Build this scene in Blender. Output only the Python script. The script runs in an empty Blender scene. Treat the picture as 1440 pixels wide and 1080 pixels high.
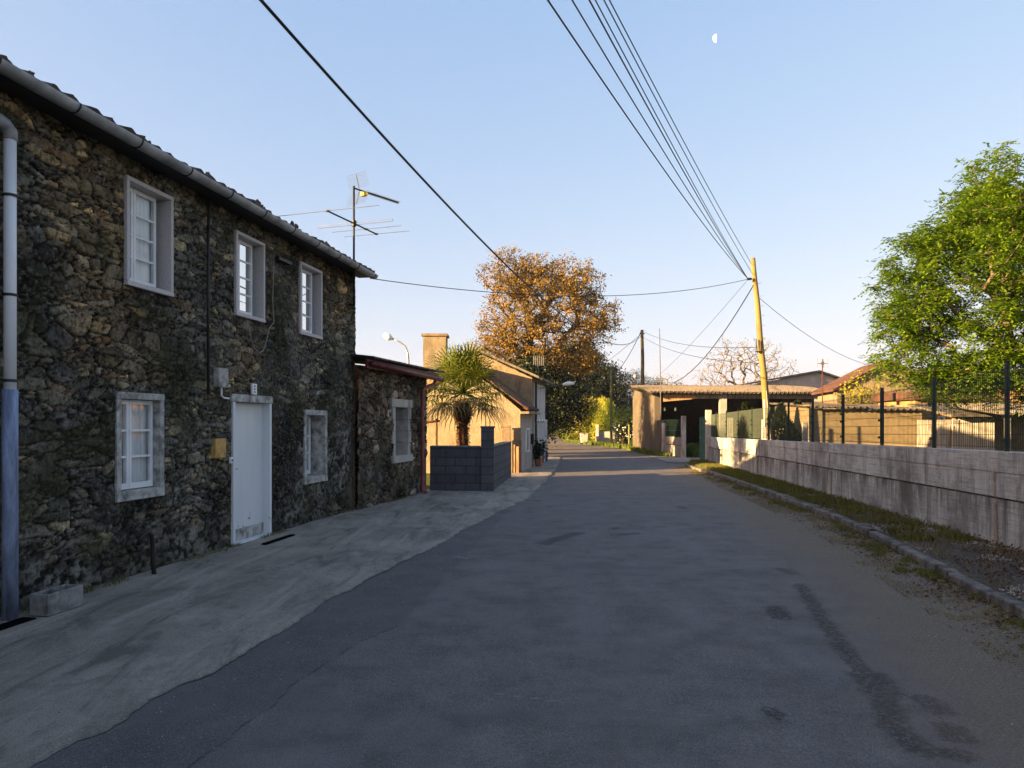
EXPO=2.55
MOON=.62
HAZE=.0003
import bpy, math, random
import numpy as np
from mathutils import Vector
R=math.radians; C=bpy.context.scene.collection
rng=np.random.default_rng(7); random.seed(7)
FPX,CU,HV,EYE=1060.0,720.0,595.0,1.6       # the lens: focal length, centre column, horizon row (1440 wide), eye height
def G(u,v):                                # a pixel of the flat ground -> metres
    y=EYE*FPX/(v-HV); return ((u-CU)/FPX*y, y)
def XU(u,y): return (u-CU)/FPX*y
def ZV(v,y): return EYE-(v-HV)/FPX*y
# ---------------------------------------------------------------- materials
def nodes(name):
    m=bpy.data.materials.new(name); m.use_nodes=True; n=m.node_tree; n.nodes.clear()
    o=n.nodes.new('ShaderNodeOutputMaterial'); b=n.nodes.new('ShaderNodeBsdfPrincipled')
    n.links.new(b.outputs[0],o.inputs[0]); b.inputs['Specular IOR Level'].default_value=.3
    return m,n,b
def N(n,t,**k):
    x=n.nodes.new(t)
    for a,v in k.items():
        if a in x.inputs: x.inputs[a].default_value=v
        else: setattr(x,a,v)
    return x
def L(n,a,b): n.links.new(a,b)
def coord(n,scale=(1,1,1)):
    t=N(n,'ShaderNodeTexCoord'); m=N(n,'ShaderNodeMapping'); m.inputs['Scale'].default_value=scale
    L(n,t.outputs['Object'],m.inputs[0]); return m.outputs[0]
def noise(n,vec,s,d=6,r=.6,dist=0):
    x=N(n,'ShaderNodeTexNoise'); x.inputs['Scale'].default_value=s; x.inputs['Detail'].default_value=d
    x.inputs['Roughness'].default_value=r; x.inputs['Distortion'].default_value=dist
    L(n,vec,x.inputs['Vector']); return x.outputs[0]
def ramp(n,f,pts):
    r=N(n,'ShaderNodeValToRGB'); e=r.color_ramp.elements
    while len(e)<len(pts): e.new(.5)
    for i,(p,c) in enumerate(pts):
        e[i].position=p; e[i].color=(c,c,c,1) if not hasattr(c,'__len__') else (*c,1)
    L(n,f,r.inputs[0]); return r.outputs[0]
def mix(n,f,a,b,t='MIX'):
    m=N(n,'ShaderNodeMix',data_type='RGBA',blend_type=t)
    for s,v in ((0,f),(6,a),(7,b)):
        if hasattr(v,'links'): L(n,v,m.inputs[s])
        elif s==0: m.inputs[0].default_value=v
        else: m.inputs[s].default_value=(*v,1)
    return m.outputs[2]
def mth(n,op,a,b=0.0):
    m=N(n,'ShaderNodeMath',operation=op)
    for i,v in enumerate((a,b)):
        if hasattr(v,'links'): L(n,v,m.inputs[i])
        else: m.inputs[i].default_value=v
    return m.outputs[0]
def bump(n,b,h,s=.3,d=.01):
    x=N(n,'ShaderNodeBump'); x.inputs['Strength'].default_value=s; x.inputs['Distance'].default_value=d
    L(n,h,x.inputs['Height']); L(n,x.outputs[0],b.inputs['Normal'])
def plain(name,col,rough=.6,metal=0,var=.25,scale=6,bmp=.2,bd=.004,spec=.3,stretch=(1,1,1),col2=None,grain=0):
    m,n,b=nodes(name); v=coord(n,stretch); f=noise(n,v,scale); g=noise(n,v,scale*9,3)
    c2=col2 or tuple(c*(1-var*1.6) for c in col)
    c=mix(n,ramp(n,f,[(.35,0),(.68,1)]),tuple(min(1,x*(1+var*.5)) for x in col),c2)
    if grain: c=mix(n,ramp(n,g,[(.4,0),(.7,grain)]),c,tuple(x*.45 for x in col))
    L(n,c,b.inputs['Base Color']); b.inputs['Roughness'].default_value=rough; b.inputs['Metallic'].default_value=metal
    b.inputs['Specular IOR Level'].default_value=spec
    bump(n,b,mth(n,'ADD',f,g),bmp,bd); return m
M={}
M['white']=plain('white paint',(.72,.73,.74),.45,var=.1,scale=3)
M['pvc']=plain('white plastic pipe',(.72,.74,.78),.35,var=.15,scale=2,stretch=(1,1,.3))
M['bluepipe']=plain('blue grey pipe',(.24,.29,.42),.5,var=.5,scale=4,stretch=(3,3,.5),grain=.3)
M['gutter']=plain('weathered gutter',(.36,.37,.375),.45,var=.35,scale=3,stretch=(1,1,1))
M['granite']=plain('granite lining',(.50,.47,.46),.7,var=.12,scale=60,bmp=.15)
M['oldstone']=plain('old granite lining',(.46,.445,.41),.85,var=.5,scale=9,bmp=.5,grain=.6)
M['black']=plain('dark metal',(.025,.024,.023),.5,var=.4)
M['dark']=plain('dark void',(.006,.006,.006),1,var=.1,spec=0)
M['rust']=plain('rusty iron',(.10,.035,.018),.8,var=.5,scale=14)
M['redpipe']=plain('brown red pipe',(.24,.055,.045),.4,var=.3,scale=4)
M['redgut']=plain('dark red fascia',(.13,.028,.028),.4,var=.3,scale=4)
M['tile']=plain('clay tile',(.09,.062,.05),.85,var=.7,scale=9,bmp=.6,col2=(.03,.028,.022),grain=.6)
M['redtile']=plain('red clay tile',(.115,.052,.036),.9,var=.5,scale=4,bmp=.8,col2=(.05,.032,.025),grain=.7)
M['grytile']=plain('grey roof tile',(.17,.15,.12),.85,var=.5,scale=3,bmp=.6,grain=.5)
M['fibre']=plain('fibre cement sheet',(.15,.125,.10),.9,var=.4,scale=5,bmp=.3,col2=(.05,.043,.037),grain=.5)
M['yellow']=plain('yellow cover',(.50,.30,.09),.5,var=.3,scale=9)
M['cable']=plain('black cable',(.012,.012,.015),.6,var=.1)
M['palecable']=plain('pale cable',(.30,.27,.22),.6,var=.2)
M['alu']=plain('aluminium',(.11,.11,.115),.5,.2,var=.2)
M['greenp']=plain('green coated steel',(.009,.024,.017),.45,var=.3)
M['greenw']=plain('green coated wire',(.018,.045,.024),.5,var=.3)
M['gategreen']=plain('green painted gate',(.02,.09,.07),.5,var=.3,scale=3)
M['wood']=plain('bare board',(.45,.27,.13),.7,var=.4,scale=4,stretch=(5,5,.6))
M['greywood']=plain('grey weathered board',(.30,.27,.23),.85,var=.5,scale=5,stretch=(6,6,.5),grain=.5)
M['bark']=plain('bark',(.075,.055,.04),.95,var=.6,scale=9,bmp=.8,bd=.02,stretch=(2,2,.5),grain=.5)
M['palebark']=plain('pale bark',(.16,.12,.09),.95,var=.5,scale=9,bmp=.8,bd=.02,stretch=(2,2,.5))
M['fibrous']=plain('fibrous palm trunk',(.14,.07,.035),1,var=.6,scale=12,bmp=1,bd=.03,stretch=(2,2,1.4),grain=.7)
M['bluepot']=plain('blue pot',(.03,.06,.2),.4)
M['terracotta']=plain('terracotta',(.3,.12,.06),.8)
M['ochre']=plain('ochre render',(.50,.30,.11),.9,var=.35,scale=2,bmp=.5,grain=.3)
M['limewash']=plain('lime washed boards',(.55,.52,.46),.85,var=.35,scale=5,stretch=(7,7,.4))
M['galv']=plain('galvanised steel',(.30,.31,.32),.4,.5,var=.3)
M['blkconc']=plain('rough concrete block',(.25,.24,.225),.95,var=.35,scale=12,bmp=.7,grain=.5)
def stonemat():
    m,n,b=nodes('rubble stone'); v=coord(n); a=N(n,'ShaderNodeVertexColor',layer_name='col')
    f=noise(n,v,26,5,.7); g=noise(n,v,90,3); k=noise(n,v,3.2,5,.65)
    c=mix(n,ramp(n,f,[(.32,.0),(.7,1)]),a.outputs[0],mix(n,1.0,a.outputs[0],(.30,.30,.28),'MULTIPLY'))
    c=mix(n,ramp(n,g,[(.55,0),(.75,.55)]),c,mix(n,1.0,a.outputs[0],(2.1,2.0,1.9),'MULTIPLY'))
    c=mix(n,ramp(n,k,[(.52,0),(.62,.55)]),c,mix(n,1.0,c,(.40,.42,.34),'MULTIPLY'))
    L(n,c,b.inputs['Base Color']); b.inputs['Roughness'].default_value=.95; b.inputs['Specular IOR Level'].default_value=.12
    bump(n,b,mth(n,'ADD',f,mth(n,'MULTIPLY',g,.4)),.9,.018); return m
M['stone']=stonemat()
def concwall():                               # board-marked concrete: joints, run-off streaks
    m,n,b=nodes('board marked concrete'); v=coord(n,(.6,1,1)); vs=coord(n,(1,2.2,.16)); vh=coord(n,(.5,.9,14))
    f=noise(n,v,2.2,6,.65); s=noise(n,vs,1.5,6,.68); h=noise(n,vh,2.2,4,.6); g=noise(n,v,60,4)
    c=mix(n,ramp(n,f,[(.3,0),(.7,1)]),(.53,.55,.52),(.40,.41,.38))
    c=mix(n,ramp(n,s,[(.50,0),(.68,.85)]),c,(.10,.093,.083))
    c=mix(n,ramp(n,h,[(.5,0),(.68,.55)]),c,(.20,.188,.17))
    k=noise(n,coord(n,(.6,.8,.5)),1.1,7,.75); c=mix(n,ramp(n,k,[(.47,0),(.62,.85)]),c,(.15,.14,.125))
    tz=N(n,'ShaderNodeTexCoord'); sz=N(n,'ShaderNodeSeparateXYZ'); L(n,tz.outputs['Object'],sz.inputs[0]); dn=noise(n,coord(n,(1,2.0,.35)),1.7,7,.75)
    zf=mth(n,'MULTIPLY',ramp(n,sz.outputs[2],[(.10,0),(.60,1)]),mth(n,'LESS_THAN',sz.outputs[2],.66)); zf=mth(n,'ADD',zf,mth(n,'MULTIPLY',ramp(n,sz.outputs[2],[(1.02,0),(1.2,1)]),.5))
    c=mix(n,mth(n,'MULTIPLY',zf,ramp(n,dn,[(.42,0),(.58,.9)])),c,(.085,.08,.072))
    s2=noise(n,coord(n,(1,1.1,.07)),3.1,3,.5); c=mix(n,ramp(n,s2,[(.64,0),(.70,.7)]),c,(.5,.49,.46))
    c=mix(n,ramp(n,g,[(.5,0),(.75,.5)]),c,(.10,.095,.085))
    L(n,c,b.inputs['Base Color']); b.inputs['Roughness'].default_value=.95
    bump(n,b,mth(n,'ADD',mth(n,'ADD',g,h),f),.6,.012); return m
M['conc']=concwall()
def render_mat(name,c1,c2,c3,scale=3):
    m,n,b=nodes(name); v=coord(n); f=noise(n,v,scale,7,.7); g=noise(n,v,scale*12,4); k=noise(n,coord(n,(1,1,.4)),scale*.7,6,.7)
    c=mix(n,ramp(n,f,[(.35,0),(.65,1)]),c1,c2); c=mix(n,ramp(n,k,[(.54,0),(.68,.8)]),c,c3)
    c=mix(n,ramp(n,g,[(.5,0),(.72,.35)]),c,tuple(x*.5 for x in c2))
    L(n,c,b.inputs['Base Color']); b.inputs['Roughness'].default_value=.95; bump(n,b,mth(n,'ADD',f,g),.9,.03); return m
M['stucco']=render_mat('rough cream render',(.285,.245,.165),(.22,.18,.115),(.13,.095,.055))
M['greystucco']=render_mat('grey render',(.40,.38,.35),(.30,.29,.27),(.18,.17,.15))
M['rubble']=render_mat('old masonry',(.30,.22,.15),(.16,.12,.08),(.06,.05,.04),4)
M['whitewall']=render_mat('worn white render',(.52,.48,.42),(.36,.33,.29),(.16,.14,.12),2)
def brick(name,c1,c2,mo,w,h,ms=.012):
    m,n,b=nodes(name); t=N(n,'ShaderNodeTexCoord'); sp=N(n,'ShaderNodeSeparateXYZ'); cb=N(n,'ShaderNodeCombineXYZ')
    L(n,t.outputs['Object'],sp.inputs[0]); L(n,mth(n,'ADD',sp.outputs[0],sp.outputs[1]),cb.inputs[0]); L(n,sp.outputs[2],cb.inputs[1])
    k=N(n,'ShaderNodeTexBrick'); L(n,cb.outputs[0],k.inputs['Vector']); k.inputs['Scale'].default_value=1
    k.inputs['Color1'].default_value=(*c1,1); k.inputs['Color2'].default_value=(*c2,1); k.inputs['Mortar'].default_value=(*mo,1)
    k.inputs['Mortar Size'].default_value=ms; k.inputs['Brick Width'].default_value=w; k.inputs['Row Height'].default_value=h
    v=coord(n); f=noise(n,v,3,6,.7); g=noise(n,v,60,3)
    c=mix(n,ramp(n,f,[(.35,0),(.7,.6)]),k.outputs[0],tuple(x*.45 for x in c2)); c=mix(n,ramp(n,g,[(.45,0),(.7,.45)]),c,tuple(x*.5 for x in c2))
    L(n,c,b.inputs['Base Color']); b.inputs['Roughness'].default_value=.95
    bump(n,b,mth(n,'ADD',mth(n,'MULTIPLY',k.outputs[1],-1.0),mth(n,'MULTIPLY',g,.5)),.9,.012); return m
M['block']=brick('concrete blockwork',(.125,.12,.128),(.095,.095,.105),(.065,.062,.06),.40,.20)
M['lightblock']=brick('pale blockwork',(.34,.27,.16),(.29,.23,.135),(.24,.19,.11),.5,.25)
M['stonewall']=render_mat('rough brown masonry',(.33,.25,.155),(.22,.16,.10),(.11,.08,.05),5)
def glass():
    m=bpy.data.materials.new('window glass'); m.use_nodes=True; n=m.node_tree; n.nodes.clear()
    o=N(n,'ShaderNodeOutputMaterial'); a=N(n,'ShaderNodeBsdfTransparent'); g=N(n,'ShaderNodeBsdfGlossy'); g.inputs['Roughness'].default_value=.02
    f=N(n,'ShaderNodeFresnel'); f.inputs[0].default_value=1.16; x=N(n,'ShaderNodeMixShader')
    L(n,f.outputs[0],x.inputs[0]); L(n,a.outputs[0],x.inputs[1]); L(n,g.outputs[0],x.inputs[2]); L(n,x.outputs[0],o.inputs[0]); return m
M['glass']=glass()
M['curtain']=plain('net curtain',(.60,.63,.64),.9,var=.12,scale=5,stretch=(6,6,.5))
def leafmat(name,c1,c2,tr=.35,rough=.5):
    m=bpy.data.materials.new(name); m.use_nodes=True; n=m.node_tree; n.nodes.clear()
    o=N(n,'ShaderNodeOutputMaterial'); a=N(n,'ShaderNodeAttribute',attribute_name='rnd')
    c=mix(n,a.outputs['Fac'],c1,c2)
    b=N(n,'ShaderNodeBsdfPrincipled'); L(n,c,b.inputs['Base Color']); b.inputs['Roughness'].default_value=rough; b.inputs['Specular IOR Level'].default_value=.2
    t=N(n,'ShaderNodeBsdfTranslucent'); L(n,mix(n,1.0,c,(1.2,1.25,.5),'MULTIPLY'),t.inputs[0])
    x=N(n,'ShaderNodeMixShader'); x.inputs[0].default_value=tr; L(n,b.outputs[0],x.inputs[1]); L(n,t.outputs[0],x.inputs[2]); L(n,x.outputs[0],o.inputs[0]); return m
M['ash']=leafmat('ash leaf',(.045,.115,.006),(.20,.30,.016),.42)
M['oak']=leafmat('young oak leaf',(.10,.068,.016),(.29,.175,.024),.35)
M['evergreen']=leafmat('evergreen leaf',(.006,.011,.004),(.017,.027,.007),.08)
M['ivy']=leafmat('ivy leaf',(.035,.06,.012),(.09,.12,.02),.2)
M['yellowbush']=leafmat('yellow green leaf',(.16,.17,.018),(.34,.31,.035),.35)
M['bamboo']=leafmat('bamboo leaf',(.20,.24,.03),(.40,.40,.05),.4)
M['pine']=leafmat('pine needles',(.05,.07,.02),(.12,.13,.035),.15)
M['bud']=leafmat('opening buds',(.16,.13,.06),(.28,.22,.09),.3)
M['hedge']=leafmat('hedge leaf',(.06,.10,.02),(.17,.21,.03),.25)
M['palm']=leafmat('palm leaf',(.04,.07,.012),(.17,.18,.024),.28)
M['grassl']=leafmat('grass blade',(.075,.095,.02),(.21,.19,.05),.3)
M['dry']=leafmat('dry grass blade',(.13,.10,.05),(.26,.21,.10),.2)
M['flower']=leafmat('white blossom',(.6,.6,.55),(.75,.75,.7),.2)
M['deadleaf']=leafmat('dead leaf',(.05,.03,.018),(.14,.085,.04),.1)
def groundmat(name,c1,c2,c3,s=1.2):
    m,n,b=nodes(name); v=coord(n); f=noise(n,v,s,8,.7); g=noise(n,v,s*20,5,.7); k=noise(n,v,s*.3,4)
    c=mix(n,ramp(n,f,[(.35,0),(.65,1)]),c1,c2); c=mix(n,ramp(n,g,[(.42,0),(.62,.8)]),c,c3)
    L(n,c,b.inputs['Base Color']); b.inputs['Roughness'].default_value=1; b.inputs['Specular IOR Level'].default_value=.1
    bump(n,b,mth(n,'ADD',f,g),1,.03); return m
M['field']=groundmat('rough grass ground',(.07,.09,.025),(.12,.13,.03),(.04,.045,.02))
M['soil']=groundmat('stony soil',(.20,.175,.14),(.12,.10,.08),(.04,.034,.026),2.5)
M['far']=groundmat('wooded hillside',(.05,.07,.03),(.09,.10,.04),(.025,.035,.02),.02)
M['kerb']=plain('old kerb stone',(.20,.18,.15),.95,var=.6,scale=5,bmp=.7,bd=.012,grain=.7)
M['gravel']=plain('pale gravel',(.36,.33,.29),.9,var=.5,scale=30)
def apronmat():
    m,n,b=nodes('worn concrete'); v=coord(n); vs=coord(n,(2.2,.5,1))
    f=noise(n,v,.9,8,.72,.6); s=noise(n,vs,1.3,7,.7,1.0); g=noise(n,v,110,4,.7); p=noise(n,v,14,5,.7)
    c=mix(n,ramp(n,f,[(.33,0),(.66,1)]),(.40,.335,.27),(.21,.175,.14))
    c=mix(n,ramp(n,s,[(.5,0),(.66,.75)]),c,(.47,.40,.33)); c=mix(n,ramp(n,s,[(.36,.8),(.46,0)]),c,(.12,.105,.09))
    c=mix(n,ramp(n,p,[(.55,0),(.75,.5)]),c,(.08,.075,.07)); c=mix(n,ramp(n,g,[(.35,.65),(.55,0)]),c,(.06,.058,.056))
    a=N(n,'ShaderNodeAttribute',attribute_name='edge')
    c=mix(n,ramp(n,mth(n,'ADD',a.outputs['Fac'],mth(n,'MULTIPLY',p,.10)),[(.03,.8),(.075,0)]),c,(.08,.077,.074))
    L(n,c,b.inputs['Base Color']); b.inputs['Roughness'].default_value=.92
    bump(n,b,mth(n,'ADD',mth(n,'ADD',g,p),mth(n,'MULTIPLY',f,2.0)),.7,.012); return m
M['apron']=apronmat()
def asphaltmat():
    m,n,b=nodes('worn asphalt'); v=coord(n); vs=coord(n,(1.6,.35,1))
    A=lambda k:N(n,'ShaderNodeAttribute',attribute_name=k).outputs['Fac']
    f=noise(n,v,.7,7,.7,.4); s=noise(n,vs,1.5,5,.6); g=noise(n,v,170,3,.75); p=noise(n,v,9,6,.75); w=noise(n,v,55,4,.7); q=noise(n,v,2.3,5,.7); w2=noise(n,v,26,5,.75)
    c=mix(n,ramp(n,f,[(.35,0),(.65,1)]),(.178,.152,.134),(.138,.118,.106))
    c=mix(n,ramp(n,s,[(.5,0),(.68,.55)]),c,(.185,.178,.168)); c=mix(n,ramp(n,p,[(.56,0),(.7,.4)]),c,(.085,.082,.080))
    c=mix(n,ramp(n,q,[(.50,0),(.64,.7)]),c,(.092,.080,.072)); c=mix(n,ramp(n,q,[(.36,.6),(.47,0)]),c,(.215,.19,.168))
    c=mix(n,mth(n,'MULTIPLY',A('patch'),.42),c,(.075,.072,.072))
    c=mix(n,ramp(n,g,[(.36,.8),(.52,0)]),c,(.045,.045,.045)); c=mix(n,ramp(n,w,[(.30,.55),(.47,0)]),c,(.075,.073,.072)); c=mix(n,ramp(n,w,[(.54,0),(.72,.5)]),c,(.22,.212,.20)); c=mix(n,ramp(n,g,[(.56,0),(.70,.85)]),c,(.36,.34,.31))
    wob=mth(n,'MULTIPLY',mth(n,'SUBTRACT',mth(n,'ADD',p,mth(n,'MULTIPLY',mth(n,'SUBTRACT',w2,.5),1.2)),.5),.42)
    st=mth(n,'ADD',A('stain'),wob)
    c=mix(n,ramp(n,st,[(.0,.7),(.03,0)]),c,(.035,.033,.033))
    ru=mth(n,'ADD',A('rut'),mth(n,'MULTIPLY',mth(n,'SUBTRACT',p,.5),.26))
    rum=mth(n,'MULTIPLY',ramp(n,ru,[(.0,1),(.05,0)]),ramp(n,w2,[(.44,0.0),(.53,1)])); c=mix(n,mth(n,'MULTIPLY',rum,.85),c,(.042,.037,.033))
    cr=mth(n,'ADD',A('crack'),mth(n,'MULTIPLY',mth(n,'SUBTRACT',w,.5),.05))
    c=mix(n,ramp(n,cr,[(.003,.75),(.013,0)]),c,(.025,.023,.022))
    ln=mth(n,'ADD',A('line'),mth(n,'MULTIPLY',mth(n,'SUBTRACT',w,.5),.05))
    c=mix(n,ramp(n,ln,[(.004,.5),(.016,0)]),c,(.30,.29,.28))
    di=mth(n,'ADD',A('dirt'),mth(n,'MULTIPLY',mth(n,'SUBTRACT',p,.5),1.6)); di=mth(n,'ADD',di,mth(n,'MULTIPLY',mth(n,'SUBTRACT',f,.5),1.2))
    dc=mix(n,ramp(n,w,[(.42,0),(.6,1)]),(.225,.175,.12),(.12,.09,.06))
    c=mix(n,ramp(n,di,[(-.15,.85),(.95,0)]),c,dc)
    L(n,c,b.inputs['Base Color']); b.inputs['Roughness'].default_value=.85; b.inputs['Specular IOR Level'].default_value=.25
    h=mth(n,'ADD',mth(n,'MULTIPLY',g,1.0),mth(n,'MULTIPLY',p,1.2)); h=mth(n,'SUBTRACT',h,mth(n,'MULTIPLY',rum,1.2))
    bump(n,b,h,.8,.008); return m
M['asphalt']=asphaltmat()
# ---------------------------------------------------------------- mesh helpers
LOC={}
def wl(o):
    v=Vector(o.location)
    while o.parent: o=o.parent; v=v+Vector(o.location)
    return v
def link(name,me,parent=None,at=None):
    o=bpy.data.objects.new(name,me); C.objects.link(o)
    if parent: o.parent=parent
    return o
def from_arrays(name,V,F,mat,parent=None,at=None,smooth=False,attrs=None,cols=None):
    """V (n,3) world coords, F list of tuples or (m,k) array."""
    V=np.asarray(V,dtype=np.float64); org=np.array(at if at is not None else (wl(parent) if parent else (0,0,0)),float)
    me=bpy.data.meshes.new(name)
    if isinstance(F,np.ndarray):
        m,k=F.shape; me.vertices.add(len(V)); me.vertices.foreach_set('co',(V-org).ravel())
        me.loops.add(m*k); me.loops.foreach_set('vertex_index',F.ravel().astype(np.int32))
        me.polygons.add(m); me.polygons.foreach_set('loop_start',np.arange(0,m*k,k,dtype=np.int32))
        if smooth: me.polygons.foreach_set('use_smooth',np.ones(m,dtype=bool))
        me.update(calc_edges=True)
    else:
        me.from_pydata([tuple(x) for x in (V-org)],[],F)
        if smooth: me.polygons.foreach_set('use_smooth',np.ones(len(me.polygons),dtype=bool))
        me.update()
    for k,a in (attrs or {}).items():
        at_=me.attributes.new(k,'FLOAT','POINT'); at_.data.foreach_set('value',np.asarray(a,dtype=np.float32))
    if cols is not None:
        ca=me.color_attributes.new('col','FLOAT_COLOR','POINT'); ca.data.foreach_set('color',np.asarray(cols,dtype=np.float32).ravel())
    me.materials.append(M[mat] if isinstance(mat,str) else mat)
    o=link(name,me,parent)
    if parent is None: o.location=org
    return o
def tag(o,label=None,cat=None,group=None,kind=None):
    if label: o['label']=label
    if cat: o['category']=cat
    if group: o['group']=group
    if kind: o['kind']=kind
    return o
def thing(name,label,cat,at=(0,0,0),group=None):
    o=bpy.data.objects.new(name,None); C.objects.link(o); o.location=at; o.empty_display_size=.2
    return tag(o,label,cat,group)
class MB:
    def __init__(s): s.v=[]; s.f=[]
    def add(s,V,F):
        k=len(s.v); s.v+= [tuple(x) for x in V]; s.f+=[tuple(i+k for i in f) for f in F]; return s
    def box(s,a,b):
        (x0,y0,z0),(x1,y1,z1)=a,b
        return s.hexa([(x0,y0),(x1,y0),(x1,y1),(x0,y1)],z0,z1)
    def hexa(s,q,z0,z1):                     # 4 plan corners
        V=[(x,y,z0) for x,y in q]+[(x,y,z1) for x,y in q]
        return s.add(V,[(0,3,2,1),(4,5,6,7),(0,1,5,4),(1,2,6,5),(2,3,7,6),(3,0,4,7)])
    def prism(s,poly,ext):                   # polygon (3D points) extruded by a vector
        n=len(poly); e=Vector(ext); V=[Vector(p) for p in poly]; V=V+[p+e for p in V]
        return s.add(V,[tuple(range(n))[::-1],tuple(range(n,2*n))]+[(i,(i+1)%n,(i+1)%n+n,i+n) for i in range(n)])
    def tube(s,pts,r,k=8,cap=True):
        pts=[Vector(p) for p in pts]; n=len(pts); rr=r if hasattr(r,'__len__') else [r]*n
        t0=(pts[1]-pts[0]).normalized(); up=Vector((0,0,1)) if abs(t0.z)<.9 else Vector((1,0,0))
        V=[]; x=t0.cross(up).normalized()
        for i,p in enumerate(pts):
            t=(pts[min(i+1,n-1)]-pts[max(i-1,0)]).normalized(); x=(x-t*x.dot(t)).normalized(); y=t.cross(x)
            for j in range(k):
                a=2*math.pi*j/k; V.append(p+(x*math.cos(a)+y*math.sin(a))*rr[i])
        F=[(i*k+j,i*k+(j+1)%k,(i+1)*k+(j+1)%k,(i+1)*k+j) for i in range(n-1) for j in range(k)]
        if cap: F+=[tuple(range(k))[::-1],tuple((n-1)*k+j for j in range(k))]
        return s.add(V,F)
    def lathe(s,c,prof,k=16):                # prof [(r,z)]
        V=[(c[0]+r*math.cos(2*math.pi*j/k),c[1]+r*math.sin(2*math.pi*j/k),c[2]+z) for r,z in prof for j in range(k)]
        F=[(i*k+j,i*k+(j+1)%k,(i+1)*k+(j+1)%k,(i+1)*k+j) for i in range(len(prof)-1) for j in range(k)]
        F+=[tuple(range(k))[::-1],tuple((len(prof)-1)*k+j for j in range(k))]
        return s.add(V,F)
    def build(s,name,mat,parent=None,at=None,smooth=False,bevel=0):
        o=from_arrays(name,s.v,s.f,mat,parent,at,smooth)
        if bevel:
            b=o.modifiers.new('b','BEVEL'); b.width=bevel; b.segments=2; b.limit_method='ANGLE'
        return o
# leaf cards
def leaves(name,P,Ln,Wd,mat,parent=None,at=None,direc=None,spread=1.0,bend=0,rnd=None,tagk=None):
    P=np.asarray(P,float); n=len(P); r=rng.normal(size=(n,3))
    d=r/np.linalg.norm(r,axis=1,keepdims=True)
    if direc is not None:
        d=np.asarray(direc,float)+d*spread; d/=np.linalg.norm(d,axis=1,keepdims=True)
    q=rng.normal(size=(n,3)); s=np.cross(d,q); s/=np.linalg.norm(s,axis=1,keepdims=True)+1e-9
    l=Ln*rng.uniform(.6,1.25,(n,1)) if np.isscalar(Ln) else np.asarray(Ln).reshape(-1,1); w=l*(Wd/Ln) if np.isscalar(Ln) else Wd*np.ones((n,1))
    V=np.stack([P,P+d*l*.5+s*w*.5,P+d*l,P+d*l*.5-s*w*.5],1).reshape(-1,3)
    F=np.arange(4*n).reshape(-1,4)
    rv=rng.random(n) if rnd is None else np.clip(rnd+rng.normal(0,.15,n),0,1)
    return from_arrays(name,V,F,mat,parent,at,attrs={'rnd':np.repeat(rv,4)})
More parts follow.
